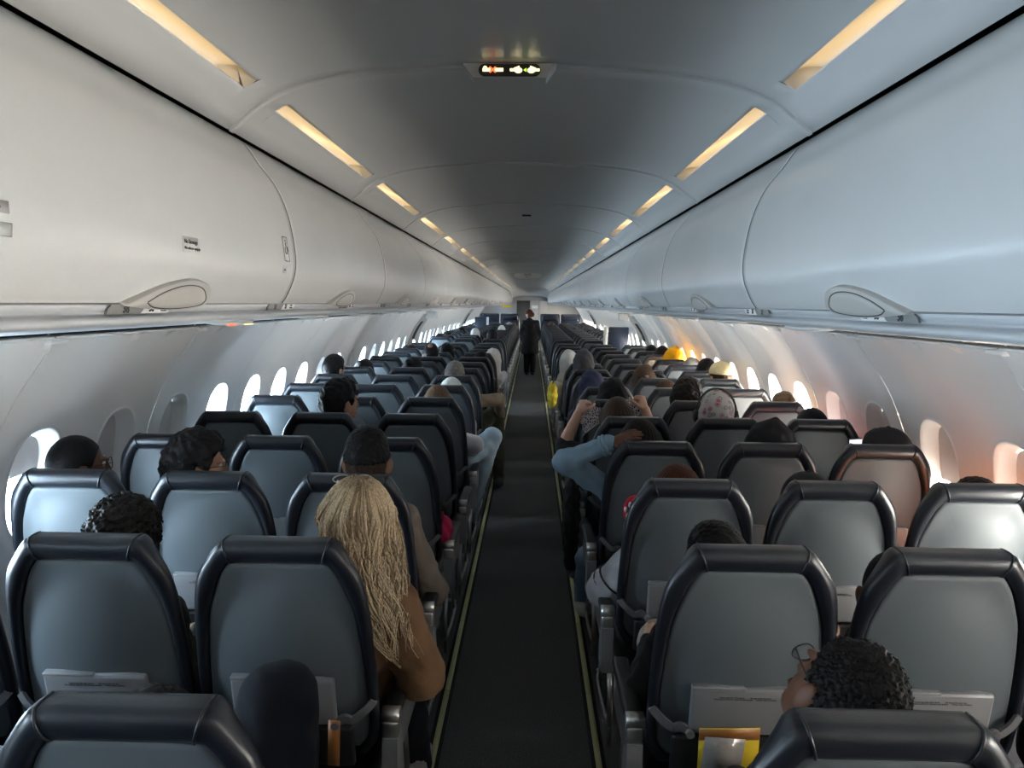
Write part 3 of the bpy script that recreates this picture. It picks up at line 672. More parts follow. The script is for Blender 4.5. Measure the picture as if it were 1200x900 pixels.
class SDF:
    def __init__(s): s.ops = []
    def cap(s, a, b, ra, rb=None, k=.02, op='u', fl=None):
        """tapered limb from a to b; fl flattens it along an axis: (unit axis, factor)"""
        s.ops.append(('c', np.array(a, float), np.array(b, float), ra, ra if rb is None else rb, k, op, fl)); return s
    def ell(s, c, r, k=.02, op='u', R=None): s.ops.append(('e', np.array(c, float), np.array(r, float), None if R is None else np.array(R), None, k, op, None)); return s
    def half(s, f, k=.006): s.ops.append(('h', f, None, None, None, k, 's', None)); return s
    def noise(s, f): s.ops.append(('n', f, None, None, None, 0, 'n', None)); return s
    def inflate(s, e):
        q = SDF()
        for o in s.ops:
            o = list(o)
            if o[0] == 'c': o[3] += e; o[4] += e
            elif o[0] == 'e': o[2] = o[2] + e
            q.ops.append(tuple(o))
        return q
    def bounds(s):
        lo, hi = np.full(3, 9.), np.full(3, -9.)
        for o in s.ops:
            if o[6] != 'u': continue
            if o[0] == 'c': r = max(o[3], o[4]); lo = np.minimum(lo, np.minimum(o[1], o[2]) - r); hi = np.maximum(hi, np.maximum(o[1], o[2]) + r)
            elif o[0] == 'e': r = o[2].max(); lo = np.minimum(lo, o[1] - r); hi = np.maximum(hi, o[1] + r)
        return lo, hi
    def eval(s, h):
        pad = .045; lo, hi = s.bounds(); lo = lo - pad; hi = hi + pad; N = np.ceil((hi - lo) / h).astype(int) + 1
        V = np.full(N, .2); ax = [lo[i] + h * np.arange(N[i]) for i in range(3)]
        for o in s.ops:
            if o[0] in 'ce':
                if o[0] == 'c': r = max(o[3], o[4]); a, b = np.minimum(o[1], o[2]) - r - pad, np.maximum(o[1], o[2]) + r + pad
                else: r = o[2].max() if o[3] is not None else o[2]; a, b = o[1] - r - pad, o[1] + r + pad
                i0 = np.clip(np.floor((a - lo) / h).astype(int), 0, N); i1 = np.clip(np.ceil((b - lo) / h).astype(int) + 1, 0, N)
            else: i0, i1 = np.zeros(3, int), N
            if (i1 <= i0).any(): continue
            X, Y, Z = np.meshgrid(*[ax[i][i0[i]:i1[i]] for i in range(3)], indexing='ij'); sl = tuple(slice(i0[i], i1[i]) for i in range(3)); U = V[sl]
            if o[0] == 'h': d = o[1](X, Y, Z); kk = o[5]; q = np.maximum(kk - np.abs(U - d), 0) / kk; V[sl] = np.maximum(U, d) + q * q * kk / 4; continue
            if o[0] == 'n': V[sl] = U + o[1](X, Y, Z); continue
            if o[0] == 'c':
                d0 = o[2] - o[1]; L = max(1e-9, d0 @ d0); x, y, z = X - o[1][0], Y - o[1][1], Z - o[1][2]
                t = np.clip((x * d0[0] + y * d0[1] + z * d0[2]) / L, 0, 1); x, y, z = x - t * d0[0], y - t * d0[1], z - t * d0[2]
                if o[7]:
                    n, f = o[7]; q = (x * n[0] + y * n[1] + z * n[2]) * (f - 1); x, y, z = x + q * n[0], y + q * n[1], z + q * n[2]
                d = np.sqrt(x * x + y * y + z * z) - (o[3] + t * (o[4] - o[3]))
            else:
                x, y, z = X - o[1][0], Y - o[1][1], Z - o[1][2]
                if o[3] is not None: R = o[3]; x, y, z = R[0, 0] * x + R[1, 0] * y + R[2, 0] * z, R[0, 1] * x + R[1, 1] * y + R[2, 1] * z, R[0, 2] * x + R[1, 2] * y + R[2, 2] * z
                r = o[2]; k0 = np.sqrt((x / r[0]) ** 2 + (y / r[1]) ** 2 + (z / r[2]) ** 2); k1 = np.sqrt((x / r[0] ** 2) ** 2 + (y / r[1] ** 2) ** 2 + (z / r[2] ** 2) ** 2)
                d = k0 * (k0 - 1) / np.maximum(k1, 1e-6)
            k = o[5]
            if o[6] == 'u': q = np.maximum(k - np.abs(U - d), 0) / max(k, 1e-6); V[sl] = np.minimum(U, d) - q * q * k / 4
            else: d = -d; q = np.maximum(k - np.abs(U - d), 0) / max(k, 1e-6); V[sl] = np.maximum(U, d) + q * q * k / 4
        return V, lo
    def mesh(s, h): V, lo = s.eval(h); return quad_net(V, lo, h)
def npmesh(name, parts, mats):
    """parts: (verts, quads, material index)"""
    me = bpy.data.meshes.new(name); nv = sum(len(p[0]) for p in parts); nf = sum(len(p[1]) for p in parts)
    V = np.concatenate([p[0] for p in parts]); b = 0; Q = []; MI = []
    for v, q, mi in parts: Q.append(q + b); b += len(v); MI.append(np.full(len(q), mi))
    Q = np.concatenate(Q)
    me.vertices.add(nv); me.vertices.foreach_set('co', V.astype(np.float32).ravel())
    me.loops.add(nf * 4); me.loops.foreach_set('vertex_index', Q.astype(np.int32).ravel())
    me.polygons.add(nf); me.polygons.foreach_set('loop_start', np.arange(0, nf * 4, 4, dtype=np.int32))
    for m in mats: me.materials.append(m)
    me.polygons.foreach_set('material_index', np.concatenate(MI).astype(np.int32)); me.update(calc_edges=True)
    me.polygons.foreach_set('use_smooth', [True] * nf); return me
def wob(f, a, sd=0.):
    def g(X, Y, Z):
        u, v, w = X * f + sd, Y * f + sd * 1.7, Z * f + sd * .6
        return a * (np.sin(u + 1.3 * np.sin(v * .7 + w)) * np.sin(v + 1.1 * np.sin(w * .8 + u * .5)) + .6 * np.sin(2.1 * w + 1.7 * np.sin(u * 1.3)) * np.sin(1.9 * u + v))
    return g
# ---------------- hands: right hand, wrist at the origin, fingers along +y, palm down, thumb towards -x
def hand_sdf(curl, spread=1.):
    S = SDF(); S.ell((0, .042, 0), (.036, .046, .0135), .01); S.cap((0, -.03, 0), (0, .02, 0), .024, .026, .012, fl=((0, 0, 1), 1.45)); S.ell((-.024, .03, -.006), (.016, .026, .013), .01)
    for x, L, sp in ((-.027, .070, -.10), (-.009, .078, -.03), (.009, .073, .04), (.0255, .058, .13)):
        p = np.array([x, .078 - abs(x) * .25, .002]); ang = 0.
        for q, (fr, r0, r1) in enumerate(((.45, .0088, .0080), (.31, .0080, .0074), (.24, .0074, .0062))):
            ang += curl[q]; d = np.array([math.sin(sp * spread) * math.cos(ang), math.cos(ang), -math.sin(ang)]); e = p + d * L * fr; S.cap(p, e, r0, r1, .004); p = e
    c = curl[3] if len(curl) > 3 else .3
    a = np.array([-.028, .022, -.006]); b = a + np.array([-.024, .026, -.010]); d = b + np.array([-.012 + .02 * c, .026, -.010 - .02 * c]); e = d + np.array([-.004 + .02 * c, .020, -.004 - .012 * c])
    S.cap(a, b, .013, .0105, .01); S.cap(b, d, .0105, .0092, .004); S.cap(d, e, .0092, .0072, .004); return S
HANDS = {k: hand_sdf(c).mesh(.0042) for k, c in dict(relaxed=(.35, .4, .3, .3), grip=(1.15, 1.25, .8, .9), flat=(.10, .22, .15, .1)).items()}
def place_hand(kind, wrist, d, palm, right, sc=.92):
    """verts and quads of a hand at wrist, fingers along d, the palm facing 'palm'"""
    v, q = HANDS[kind]; y = np.array(d, float); y /= np.linalg.norm(y); z = -np.array(palm, float); z -= y * z.dot(y); z /= np.linalg.norm(z); x = np.cross(y, z)
    w = v.copy(); q2 = q
    if not right: w[:, 0] *= -1; q2 = q[:, ::-1]
    return (w * sc) @ np.stack([x, y, z]) + np.array(wrist), q2
def sss(f): return f * f * (3 - 2 * f)
# ---------------- hair and head coverings, in head space (centre of the skull, +y is the face, +z up)
def hairline(X, Y, Z, back=-.062, front=.058, s=0.):
    f = np.clip((Y + .015) / .09, 0, 1); return (back + (front - back) * f * f * (3 - 2 * f)) - Z + s
def hair_sdf(kind, sd):
    S = SDF(); e = dict(short=.010, buzz=.004, fade=.011, curly=.020, wavy=.020, coil=.013, bob=.016, long=.014, bun=.010, sleek=.009).get(kind, .01)
    S.ell((0, -.006, .008), (.074 + e, .094 + e, .104 + e * 1.2), .02)
    if kind in ('fade', 'wavy', 'short'): S.ell((0, .015, .065 + e), (.062, .078, .052), .03)
    if kind == 'curly': S.ell((0, .02, .05), (.088, .085, .085), .03); S.ell((0, -.05, .0), (.08, .07, .09), .03)
    if kind == 'wavy': S.ell((0, -.045, -.01), (.078, .07, .085), .03)
    if kind in ('bob', 'long'):
        for s in (-1, 1): S.cap((s * .058, .015, .02), (s * .072, -.005, -.12), .034, .026, .03)
        S.cap((0, -.06, 0), (0, -.075, -.13), .055, .05, .03); S.cap((-.03, -.06, 0), (-.05, -.06, -.13), .045, .035, .03); S.cap((.03, -.06, 0), (.05, -.06, -.13), .045, .035, .03)
    if kind == 'long':
        for x in (-.06, -.02, .02, .06): S.cap((x, -.07, -.10), (x * 1.15, -.095, -.34), .036, .022, .03)
    if kind == 'bun': S.ell((0, -.085, .075), (.038, .038, .034), .012)
    if kind in ('bob', 'long'):
        S.half(lambda X, Y, Z: np.minimum(np.minimum(Y - .030, .075 - Z), .055 - np.abs(X)) * 1.0 if False else -np.maximum(np.maximum(.028 - Y, Z - .062), np.abs(X) - .058), .01)
    else:
        bk = dict(coil=-.05, fade=.006, short=-.055, buzz=-.065, bun=-.075, sleek=-.07).get(kind, -.085)
        S.half(lambda X, Y, Z: hairline(X, Y, Z, bk), .01)
        for s in (-1, 1): S.ell((s * .085, .004, -.022), (.03, .024, .036), .008, 's')
    am = dict(coil=.0042, curly=.0075, wavy=.0045, short=.0022, fade=.0020, buzz=.0006, bob=.0016, long=.0022, bun=.0012, sleek=.001)[kind]
    fq = dict(coil=330., curly=170., wavy=95., short=190., fade=170., buzz=200.).get(kind, 60.)
    if kind in ('bob', 'long', 'sleek', 'bun'): S.noise(lambda X, Y, Z: am * np.sin(np.arctan2(Y + .03, X + 1e-6) * 22 + 6 * np.sin(Z * 18 + sd)))
    else: S.noise(wob(fq, am, sd))
    return S
def cover_sdf(kind, sd):
    """hoods, scarves, caps"""
    S = SDF()
    if kind == 'cap':
        S.ell((0, -.004, .03), (.092, .110, .106), .02); S.half(lambda X, Y, Z: .028 - .10 * Y * 0 - Z, .006)
        S.ell((0, -.004, .137), (.008, .008, .006), .004)
    elif kind == 'beanie':
        S.ell((0, -.008, .022), (.087, .105, .116), .02); S.half(lambda X, Y, Z: (-.02 + np.clip(Y, -.1, .1) * .55) - Z, .008); S.noise(lambda X, Y, Z: .0014 * np.sin(np.arctan2(Y, X) * 40))
    else:
        S.ell((0, -.012, .012), (.091, .108, .121), .02)
        if kind == 'peak': S.cap((0, -.03, .06), (.02, -.02, .155), .078, .010, .05); S.cap((0, -.02, .05), (-.16, -.05, -.05), .080, .03, .05); S.cap((0, -.02, .05), (.12, -.03, -.05), .08, .05, .05)
        S.cap((0, -.02, -.04), (0, -.035, -.17), .085, .10, .05)
        if kind == 'hood': S.cap((-.06, -.06, -.17), (.06, -.06, -.17), .06, .06, .04)
        S.ell((0, .10, -.012), (.060, .075, .088), .015, 's'); S.noise(wob(38., .0035, sd))
    return S
def rotm(yaw, pitch, roll): return Matrix.Rotation(yaw, 3, 'Z') @ Matrix.Rotation(pitch, 3, 'X') @ Matrix.Rotation(roll, 3, 'Y')
SKIN = dict(light=(.55, .32, .23), tan=(.36, .19, .12), brown=(.13, .058, .034), dark=(.085, .040, .025))
HAIRC = dict(black=(.006, .005, .005), dark=(.012, .008, .006), brown=(.045, .024, .014), lightbrown=(.14, .085, .05), auburn=(.06, .018, .010), blonde=(.52, .39, .24), grey=(.11, .10, .09), white=(.6, .58, .54))
def skin(n): return mat('skin_' + n, SKIN[n], .5, bump=.04, bscale=180, var=.06, vscale=25, spec=.35)
def hairm(n, kind='x'):
    return mat('hair_' + n + ('_strand' if kind in ('long', 'bob', 'sleek', 'bun') else ''), HAIRC[n], .5, bump=.5, bscale=60 if kind in ('long', 'bob', 'sleek', 'bun') else 220, var=.35, vscale=40, stretch=(6, 6, .6) if kind in ('long', 'bob', 'sleek', 'bun') else None, spec=.14)
def cloth(c, rough=.85): return mat('cloth_%d_%d_%d' % tuple(int(v * 999) for v in c), c, rough, bump=.25, bscale=350, var=.12, vscale=14, spec=.2, sheen=.04)
def armchain(sh, el, wr, r=1.): return [(sh, el, .046 * r, .038 * r), (el, wr, .038 * r, .026 * r)]
HM = {}
def person(label, k, px, py, seat, hair='short', hc='black', skn='tan', top=(.02, .02, .025), pants=(.012, .013, .018), yaw=0., pitch=0., roll=0., dy=0., h=None, cover=None, cc=None, glasses=False,
           armL=None, armR=None, legL=None, legR=None, fem=False, wide=1., pose=None, short=False, neckdrop=0., hips=0., RM=None, lr=1., ar=1., shoec=None, handL='relaxed', handR='relaxed', palmL=(0, 0, -1), palmR=(0, 0, -1), coarse=False, sub=True):
    """seated passenger in row k; (px, py) is where the top of the head shows"""
    Y = YS(k) + .265 + dy; X, Zt = at(px, py, Y); xs = COLX[seat]; h = h or (.0085 if k < 5 else .012)
    up = .125 + (dict(curly=.02, wavy=.012, fade=.012).get(hair, .004) if hair else 0) + (.012 if cover else 0)
    R = RM if RM is not None else rotm(yaw, pitch, roll); Rn = np.array(R)
    C = np.array([X - xs, .265 + dy, Zt - up])
    t = thing('person', label, 'person', (xs, YS(k), 0))
    N = C + Rn @ np.array([0, -.015, -.06]) + np.array([-.15 * (C[0]), -.025, -.075 - neckdrop]); S0 = N + np.array([-.12 * C[0], -.012, -.05])
    if abs(xs + C[0]) > 1.66: C[0] = math.copysign(1.66, xs) - xs
    if abs(xs + S0[0]) > 1.58: S0[0] = math.copysign(1.58, xs) - xs
    hip = np.array([hips + .25 * C[0] - (.03 if seat == 5 else -.03 if seat == 0 else 0), .345, .512]); ax = np.array([1, 0, 0])
    lean = (S0 - hip); f = lambda a: hip + lean * a
    tilt = rotm(0, 0, math.atan2(lean[0], lean[2])); sw = (.122 if fem else .134) * wide
    sx = np.array(tilt @ Vector((1, 0, 0)))
    shL, shR = S0 - sx * sw + [0, 0, -.015], S0 + sx * sw + [0, 0, -.015]
    def dflt(sh, s): return (sh + [(-s * .03 if xs * s > 1.3 else s * .018), .05, -.22], sh * [.5, 0, 0] + [hip[0] * .5 + s * .04, sh[1] + .27, .60])
    eL, wL = armL or dflt(shL, -1); eR, wR = armR or dflt(shR, 1); eL, wL, eR, wR = [np.array(v, float) for v in (eL, wL, eR, wR)]
    T = SDF()   # trunk
    T.ell(hip, np.array((.142, .112, .095)) * wide, .05); T.ell(f(.35) + [0, .01, 0], np.array((.135, .10, .125)) * wide, .05); T.ell(f(.70), np.array((.148, .10, .13)) * wide, .05); T.ell(f(.92), (sw * .9, .075, .07), .05)
    T.cap(shL, shR, .052, .052, .05)
    arms = []
    for sh, el, wr in ((shL, eL, wL), (shR, eR, wR)): arms += armchain(sh, el, wr, ar)
    legs = []
    for s, lg in ((-1, legL), (1, legR)):
        hj = hip + [s * .085, .02, -.005]; kn, an = lg if lg else (np.array([hip[0] + s * .10, .66, .515]), np.array([hip[0] + s * .075, .665, .10]))
        kn, an = np.array(kn, float), np.array(an, float); legs.append((hj, kn, an))
    B = SDF(); B.ops += T.ops
    for a, b, ra, rb in arms: B.cap(a, b, ra, rb, .02)
    for hj, kn, an in legs: B.cap(hj, kn, .078, .052, .03); B.cap(kn, an, .052, .033, .02); B.cap(an + [0, -.03, -.03], an + [0, .14, -.055], .033, .026, .02)
    B.cap(S0, N + [0, .0, .02], .062, .054, .04); B.cap(N, C + Rn @ np.array([0, -.02, -.05]), .054, .056, .03)
    Hd = SDF(); Rr = Rn
    def hp(v): return C + Rn @ np.array(v, float)
    Hd.ell(hp((0, -.006, .012)), (.0735, .094, .102), .02, R=Rr); Hd.ell(hp((0, .030, -.045)), (.058, .062, .066), .03, R=Rr); Hd.ell(hp((0, .062, -.085)), (.030, .028, .022), .025, R=Rr)
    Hd.cap(hp((0, .092, .012)), hp((0, .108, -.030)), .010, .013, .014); Hd.ell(hp((0, .096, -.062)), (.024, .010, .011), .008, R=Rr)
    for s in (-1, 1):
        Hd.ell(hp((s * .030, .082, .022)), (.026, .014, .008), .012, R=Rr); Hd.ell(hp((s * .030, .090, .006)), (.014, .010, .009), .006, 's', R=Rr)
        Hd.ell(hp((s * .081, -.004, -.018)), (.012, .021, .033), .006, R=np.array(R @ rotm(-s * .35, 0, s * .15)))
    Hd.cap(hp((0, -.02, -.05)), N, .055, .052, .03); Hd.half(lambda X_, Y_, Z_: (N[2] - .01) - Z_, .01)
    sm = skin(skn); parts = [(*B.mesh(h), 0), (*Hd.mesh(min(h, .0055 if k < 5 else .009)), 0)]
    for right, wr, el, hk, pm_ in ((False, wL, eL, handL, palmL), (True, wR, eR, handR, palmR)):
        d = wr - el; parts.append((*place_hand(hk, wr, d, pm_, right), 0))
    body = link('body', npmesh('body', parts, [sm]), parent=t)
    # clothes
    G = SDF(); G.ops += T.ops; G = G.inflate(.010)
    for i, (a, b, ra, rb) in enumerate(arms):
        if i % 2 and short: continue
        e = b if i % 2 == 0 else a + (b - a) * .95
        G.cap(a, e, ra + .012, rb + (.013 if i % 2 == 0 else .011), .025)
    G.cap(S0, N + [0, -.012, -.006], .066, .060, .03); G.noise(wob(34., .0035, k + px)); G.noise(wob(80., .0018, px))
    gm = npmesh('shirt', [(*G.mesh(h), 0)], [cloth(top)]); link('shirt', gm, parent=t)
    Pn = SDF(); Pn.ell(hip + [0, 0, -.015], np.array((.150, .118, .094)) * wide, .04)
    for hj, kn, an in legs: Pn.cap(hj, kn, .088 * lr, .063 * lr, .03); Pn.cap(kn, an + [0, 0, -.01], .063 * lr, .048 * lr, .025)
    Pn.noise(wob(36., .003, px)); link('trousers', npmesh('trousers', [(*Pn.mesh(max(h, .010)), 0)], [cloth(pants)]), parent=t)
    for hj, kn, an in legs:
        Sh = SDF(); Sh.cap(an + [0, -.035, -.045], an + [0, .16, -.062], .042, .034, .02); Sh.cap(an + [0, -.02, -.04], an + [0, -.01, .01], .042, .040, .02)
        Sh.half(lambda X_, Y_, Z_: .004 - Z_, .004); link('shoe', npmesh('shoe', [(*Sh.mesh(.011), 0)], [cloth(shoec) if shoec else mat('shoe_dark', (.02, .02, .021), .6)]), parent=t)
    HM4 = Matrix.Translation(C) @ R.to_4x4()
    if hair:
        o = link('hair', npmesh('hair', [(*hair_sdf(hair, px * .37).mesh(.003 if hair == 'coil' else .0042 if k < 4 else .006 if k < 8 else .009), 0)], [hairm(hc, hair)]), parent=t); o.matrix_local = HM4
    if hair == 'fade':
        o = link('hair_fade', npmesh('hair_fade', [(*hair_sdf('buzz', 1.).mesh(.005), 0)], [mat('stubble', (.055, .032, .024), .7, bump=.4, bscale=400, var=.4, vscale=60, spec=.2)]), parent=t); o.matrix_local = HM4
    if cover:
        o = link(dict(cap='cap', beanie='knit_hat', peak='hood', hood='hood', scarf='headscarf')[cover], npmesh(cover, [(*cover_sdf(cover, px).mesh(.005 if k < 6 else .008), 0)], [cc if isinstance(cc, bpy.types.Material) else cloth(cc)]), parent=t); o.matrix_local = HM4
        if cover == 'cap':
            m = MB(); m.grid([[(.07 * math.sin(a) * q, .06 + .06 * math.cos(a) * (q if q > 0 else 0) + .0, .040 - .016 * abs(math.sin(a)) - dz) for a in [-1.5 + 3 * i / 12 for i in range(13)]] for q, dz in ((.4, 0), (.8, .002), (1.15, .006), (1.15, .010), (.8, .007), (.4, .005))])
            b = m.build('cap_brim', None, o); b.data.materials.append(o.data.materials[0])
    if k < 4 and sub:
        for s in (-1, 1):
            m = MB(); m.ell((s * .030, .0785, .006), (.0115, .0115, .0115), mi=0); m.ell((s * .030, .0880, .006), (.0048, .0025, .0048), mi=1); o = m.build('eye', [mat('eye_white', (.7, .68, .64), .3), mat('iris', (.03, .018, .01), .2)], body); o.matrix_local = HM4
    if glasses:
        m = MB()
        for s in (-1, 1):
            m.tube([(s * (.034 + .026 * math.cos(a)), .108 - .004 * abs(math.cos(a)), .004 + .020 * math.sin(a)) for a in [2 * PI * i / 20 for i in range(21)]], .0016, 6, False)
            m.tube([(s * .060, .104, .008), (s * .076, .06, .008), (s * .083, .0, .002), (s * .082, -.012, -.012)], .0017, 6)
        m.tube([(-.008, .108, .008), (0, .110, .011), (.008, .108, .008)], .0016, 6)
        o = m.build('glasses', M_BLACK, t); o.matrix_local = HM4
    return t, C, N, S0, (eL, wL, eR, wR), HM4
#PEOPLE
def loc(px, py, Y, seat, k):
    """a point seen at a pixel at depth Y, in the seat's own space"""
    x, z = at(px, py, Y); return (x - COLX[seat], Y - YS(k), z)
BLK = (.010, .010, .012); PPL = {}
# ---- left of the aisle
kn = loc(327, 815, 1.62, 2, 0)
person('person slumped in the nearest left seat, dark hair just showing, navy knee raised', 0, 168, 812, 2, 'short', 'black', 'tan', roll=.25, yaw=.3, pitch=-.2, pants=(.007, .008, .013),
       legR=((kn[0], kn[1], kn[2] - .012), (kn[0] + .01, .60, .34)), lr=1.3, sub=False, armL=((-.2, .32, .66), (-.06, .5, .56)))
person('person with dark curly hair and olive jacket leaning between the two nearest left seats', 1, 138, 578, 1, 'curly', 'dark', 'tan', top=(.020, .024, .014), yaw=.35, pitch=-.25, roll=.2)
el = loc(494, 790, 2.05, 2, 1)
t, C, N, S0, A, HM4 = person('person with long blonde wavy hair and brown sweater leaning into the aisle', 1, 418, 557, 2, None, 'blonde', 'light', ar=1.35, wide=1.14, top=(.165, .088, .043), yaw=.55, pitch=-.12, roll=.10, fem=True, armR=(el, (el[0] - .07, .47, .60)), hips=.02, shoec=(.4, .36, .33), legR=((.20, .64, .50), (.25, .62, .10)))
HAIR_T, HAIR_C, HAIR_S = t, C, S0
person('person with wavy black hair and glasses turned right in profile, left middle seat', 2, 228, 502, 1, 'wavy', 'black', 'tan', yaw=-1.05, pitch=-.05, roll=.05, glasses=True, top=(.03, .03, .035))
person('person with shaved dark head and glasses beside the nearest open left window', 2, 88, 506, 0, 'buzz', 'black', 'brown', yaw=-.75, glasses=True, top=(.04, .04, .045))
el = loc(508, 692, 2.78, 2, 2)
person('person with black faded haircut and beige sweater behind the blonde woman', 2, 430, 498, 2, 'fade', 'black', 'tan', top=(.27, .215, .17), armR=(el, (el[0] - .08, .52, .58)), wide=1.06)
tH = person('person with tousled black hair and grey hoodie turned right, left middle seat', 4, 398, 442, 1, 'wavy', 'black', 'tan', yaw=-.8, top=(.13, .15, .17), wide=1.1)
S = SDF(); S.cap((-.10, -.02, -.135), (0, -.085, -.125), .045, .055, .03); S.cap((.10, -.02, -.135), (0, -.085, -.125), .045, .055, .03); S.noise(wob(40, .004, 1.))
o = link('hood', npmesh('hood', [(*S.mesh(.007), 0)], [cloth((.13, .15, .17))]), parent=tH[0]); o.matrix_local = Matrix.Translation(tH[1])
person('person with black bowl haircut leaning on the left wall by a bright window', 7, 391, 415, 0, 'short', 'black', 'tan', yaw=-.5)
person('person with low dark hair by the left window, head just above the seat', 8, 428, 421, 0, 'short', 'black', 'light', yaw=.2)
person('person with black hair in a top bun, left middle seat', 8, 485, 417, 1, 'bun', 'black', 'tan', fem=True, yaw=-.4)
kn = loc(583, 480, 6.55, 2, 7); el = loc(584, 468, 6.32, 2, 7)
person('person with greying short hair, tan sleeve and olive trousers stretched into the aisle', 7, 533, 423, 2, 'short', 'grey', 'light', top=(.22, .17, .12), pants=(.05, .05, .035), armR=(el, (el[0] + .01, .52, .64)), legR=(kn, (kn[0] + .01, .56, .10)))
person('person in a white knitted hat, left aisle seat', 6, 529, 441, 2, 'short', 'brown', 'light', cover='beanie', cc=(.68, .68, .66), top=(.5, .5, .5))
kn = loc(577, 512, 5.18, 2, 5); el = loc(557, 520, 4.92, 2, 5)
person('person with light brown hair, white top and pale jeans, knee in the aisle', 5, 513, 451, 2, 'bob', 'lightbrown', 'light', top=(.62, .63, .66), pants=(.25, .34, .42), fem=True, armR=(el, (el[0] - .05, .5, .58)), legR=(kn, (kn[0] - .17, .58, .12)))
person('person with dark hair by the window beside the left exit grip', 12, 482, 404, 0, 'short', 'dark', 'light')
t, C, N, S0, A, H4 = person('person with dark hair and a small round bald spot, left middle seat', 10, 505, 402, 1, 'short', 'black', 'tan')
m = MB(); m.ell((0, -.055, .096), (.030, .034, .028), rot=Matrix.Rotation(.5, 3, 'X')); o = m.build('bald_spot', skin('tan'), t); o.matrix_local = H4
person('person with thick black hair just ahead of the man with the bald spot', 11, 524, 402, 1, 'wavy', 'black', 'tan')
person('person with dark hair by the far left windows, nearest of four in a line', 17, 515, 391, 0, 'short', 'black', 'tan')
person('person with dark hair by the far left windows, second of four in a line', 18, 525, 388, 0, 'wavy', 'black', 'tan')
person('person with dark hair by the far left windows, third of four in a line', 21, 541, 383, 0, 'short', 'black', 'brown')
person('person with dark hair by the far left windows, farthest of four in a line', 26, 551, 380, 0, 'short', 'black', 'tan')
person('person in a pale rounded knit hat, far left middle seat', 18, 557, 384, 1, 'short', 'grey', 'light', cover='beanie', cc=(.55, .54, .52))
el = loc(590, 440, 9.35, 2, 11)
person('person in a white headscarf and white top leaning into the aisle, left side', 11, 578, 407, 2, None, 'black', 'tan', cover='scarf', cc=(.62, .61, .60), top=(.60, .62, .66), fem=True, armR=(el, (el[0] - .02, .5, .6)))
person('person with short black hair behind the white headscarf, left aisle seat', 10, 564, 411, 2, 'short', 'black', 'tan')
person('person with black hair far up the left aisle seats', 16, 577, 385, 2, 'wavy', 'black', 'tan')
person('person in a white cap-like knit hat far up the left aisle', 22, 588, 381, 2, 'short', 'grey', 'light', cover='beanie', cc=(.6, .6, .58))
person('person in a grey cap at the far end of the left aisle seats', 28, 597, 377, 2, 'short', 'dark', 'tan', cover='cap', cc=(.20, .20, .20))
# ---- right of the aisle
fv = Vector((-.17, .92, .34)).normalized(); uv = Vector((.50, -.16, .82)); uv = (uv - fv * uv.dot(fv)).normalized()
person('person with tight black curls, glasses and brown skin in the nearest right seat', 0, 992, 744, 3, 'coil', 'black', 'brown', RM=Matrix((fv.cross(uv), fv, uv)).transposed(), glasses=True, top=(.03, .03, .03), dy=.02, armL=((-.17, .30, .62), (-.04, .46, .50)), legL=((-.03, .64, .46), (-.03, .655, .10)), legR=((.13, .64, .46), (.10, .655, .10)), sub=False)
el = loc(752, 815, 2.08, 3, 1)
person('person with straight black hair and black jacket, nearest full right aisle seat', 1, 842, 613, 3, 'short', 'black', 'light', yaw=.2, top=BLK, pants=(.30, .26, .21), armL=(el, (el[0] + .06, .50, .58)), wide=1.05)
person('person with close cropped dark hair leaning between the nearest right seats', 1, 1050, 641, 4, 'buzz', 'black', 'brown', yaw=-.2, top=(.02, .02, .02))
el = loc(709, 690, 2.78, 3, 2)
t, C, N, S0, A, H4 = person('person with auburn hair and white sleeve with thin black stripes, right aisle seat', 2, 795, 544, 3, 'bob', 'auburn', 'tan', top=(.55, .57, .62), fem=True, ar=1.4, armL=(el, (el[0] + .12, .47, .60)))
a, b = Vector(A[0]), Vector(S0)
for q in (.10, .28):
    m = MB(); sh = Vector((S0[0] - .135, S0[1], S0[2] - .015)); p = a.lerp(sh, q); d = (sh - a).normalized(); u = d.orthogonal().normalized(); v = d.cross(u)
    m.tube([p + (u * math.cos(2 * PI * i / 24) + v * math.sin(2 * PI * i / 24)) * (.0665 + .012 * q) for i in range(25)], .004, 6, False); m.build('sleeve_stripe', M_BLACK, t)
m = MB(); x, y, z = loc(738, 598, 2.66, 3, 2); m.ell((x + .02, y, z), (.045, .045, .055)); o = m.build('red_bandana', cloth((.38, .01, .03)), t)
m = MB()
for dx, dz in ((.004, .012), (.010, -.012), (.018, .028)): m.ell((x - .022 + dx, y - .034, z + dz), (.006, .006, .011))
m.build('bandana_mark', M_WHITE, o)
person('person in a plain black baseball cap, right middle seat close by', 2, 947, 551, 4, 'short', 'black', 'light', cover='cap', cc=BLK, yaw=-.1)
person('person in a pointed black hood, right middle seat', 3, 902, 495, 4, None, 'black', 'tan', cover='peak', cc=BLK, top=BLK)
t6 = person('person in a black cap turned left, by the right window with closed shade', 3, 1040, 499, 5, 'short', 'black', 'light', cover='cap', cc=(.016, .016, .018), yaw=.95, top=(.05, .05, .055))
person('person in orange, dark head top at the right picture edge by the window', 2, 1181, 561, 5, 'short', 'black', 'tan', hips=-.03, top=(.85, .26, .03), pants=(.7, .25, .05))
person('person in a black knit hat and pink clothes by the right window', 4, 952, 477, 5, 'short', 'black', 'light', cover='beanie', cc=BLK, top=(.85, .22, .26), pants=(.75, .25, .28))
person('person with light brown hair behind a pinkish seat by the right window', 5, 920, 459, 5, 'short', 'lightbrown', 'light', top=(.7, .55, .4), pants=(.5, .4, .3))
M_FLOR = mat('floral', (.50, .47, .45), .8, bump=.2, bscale=300)
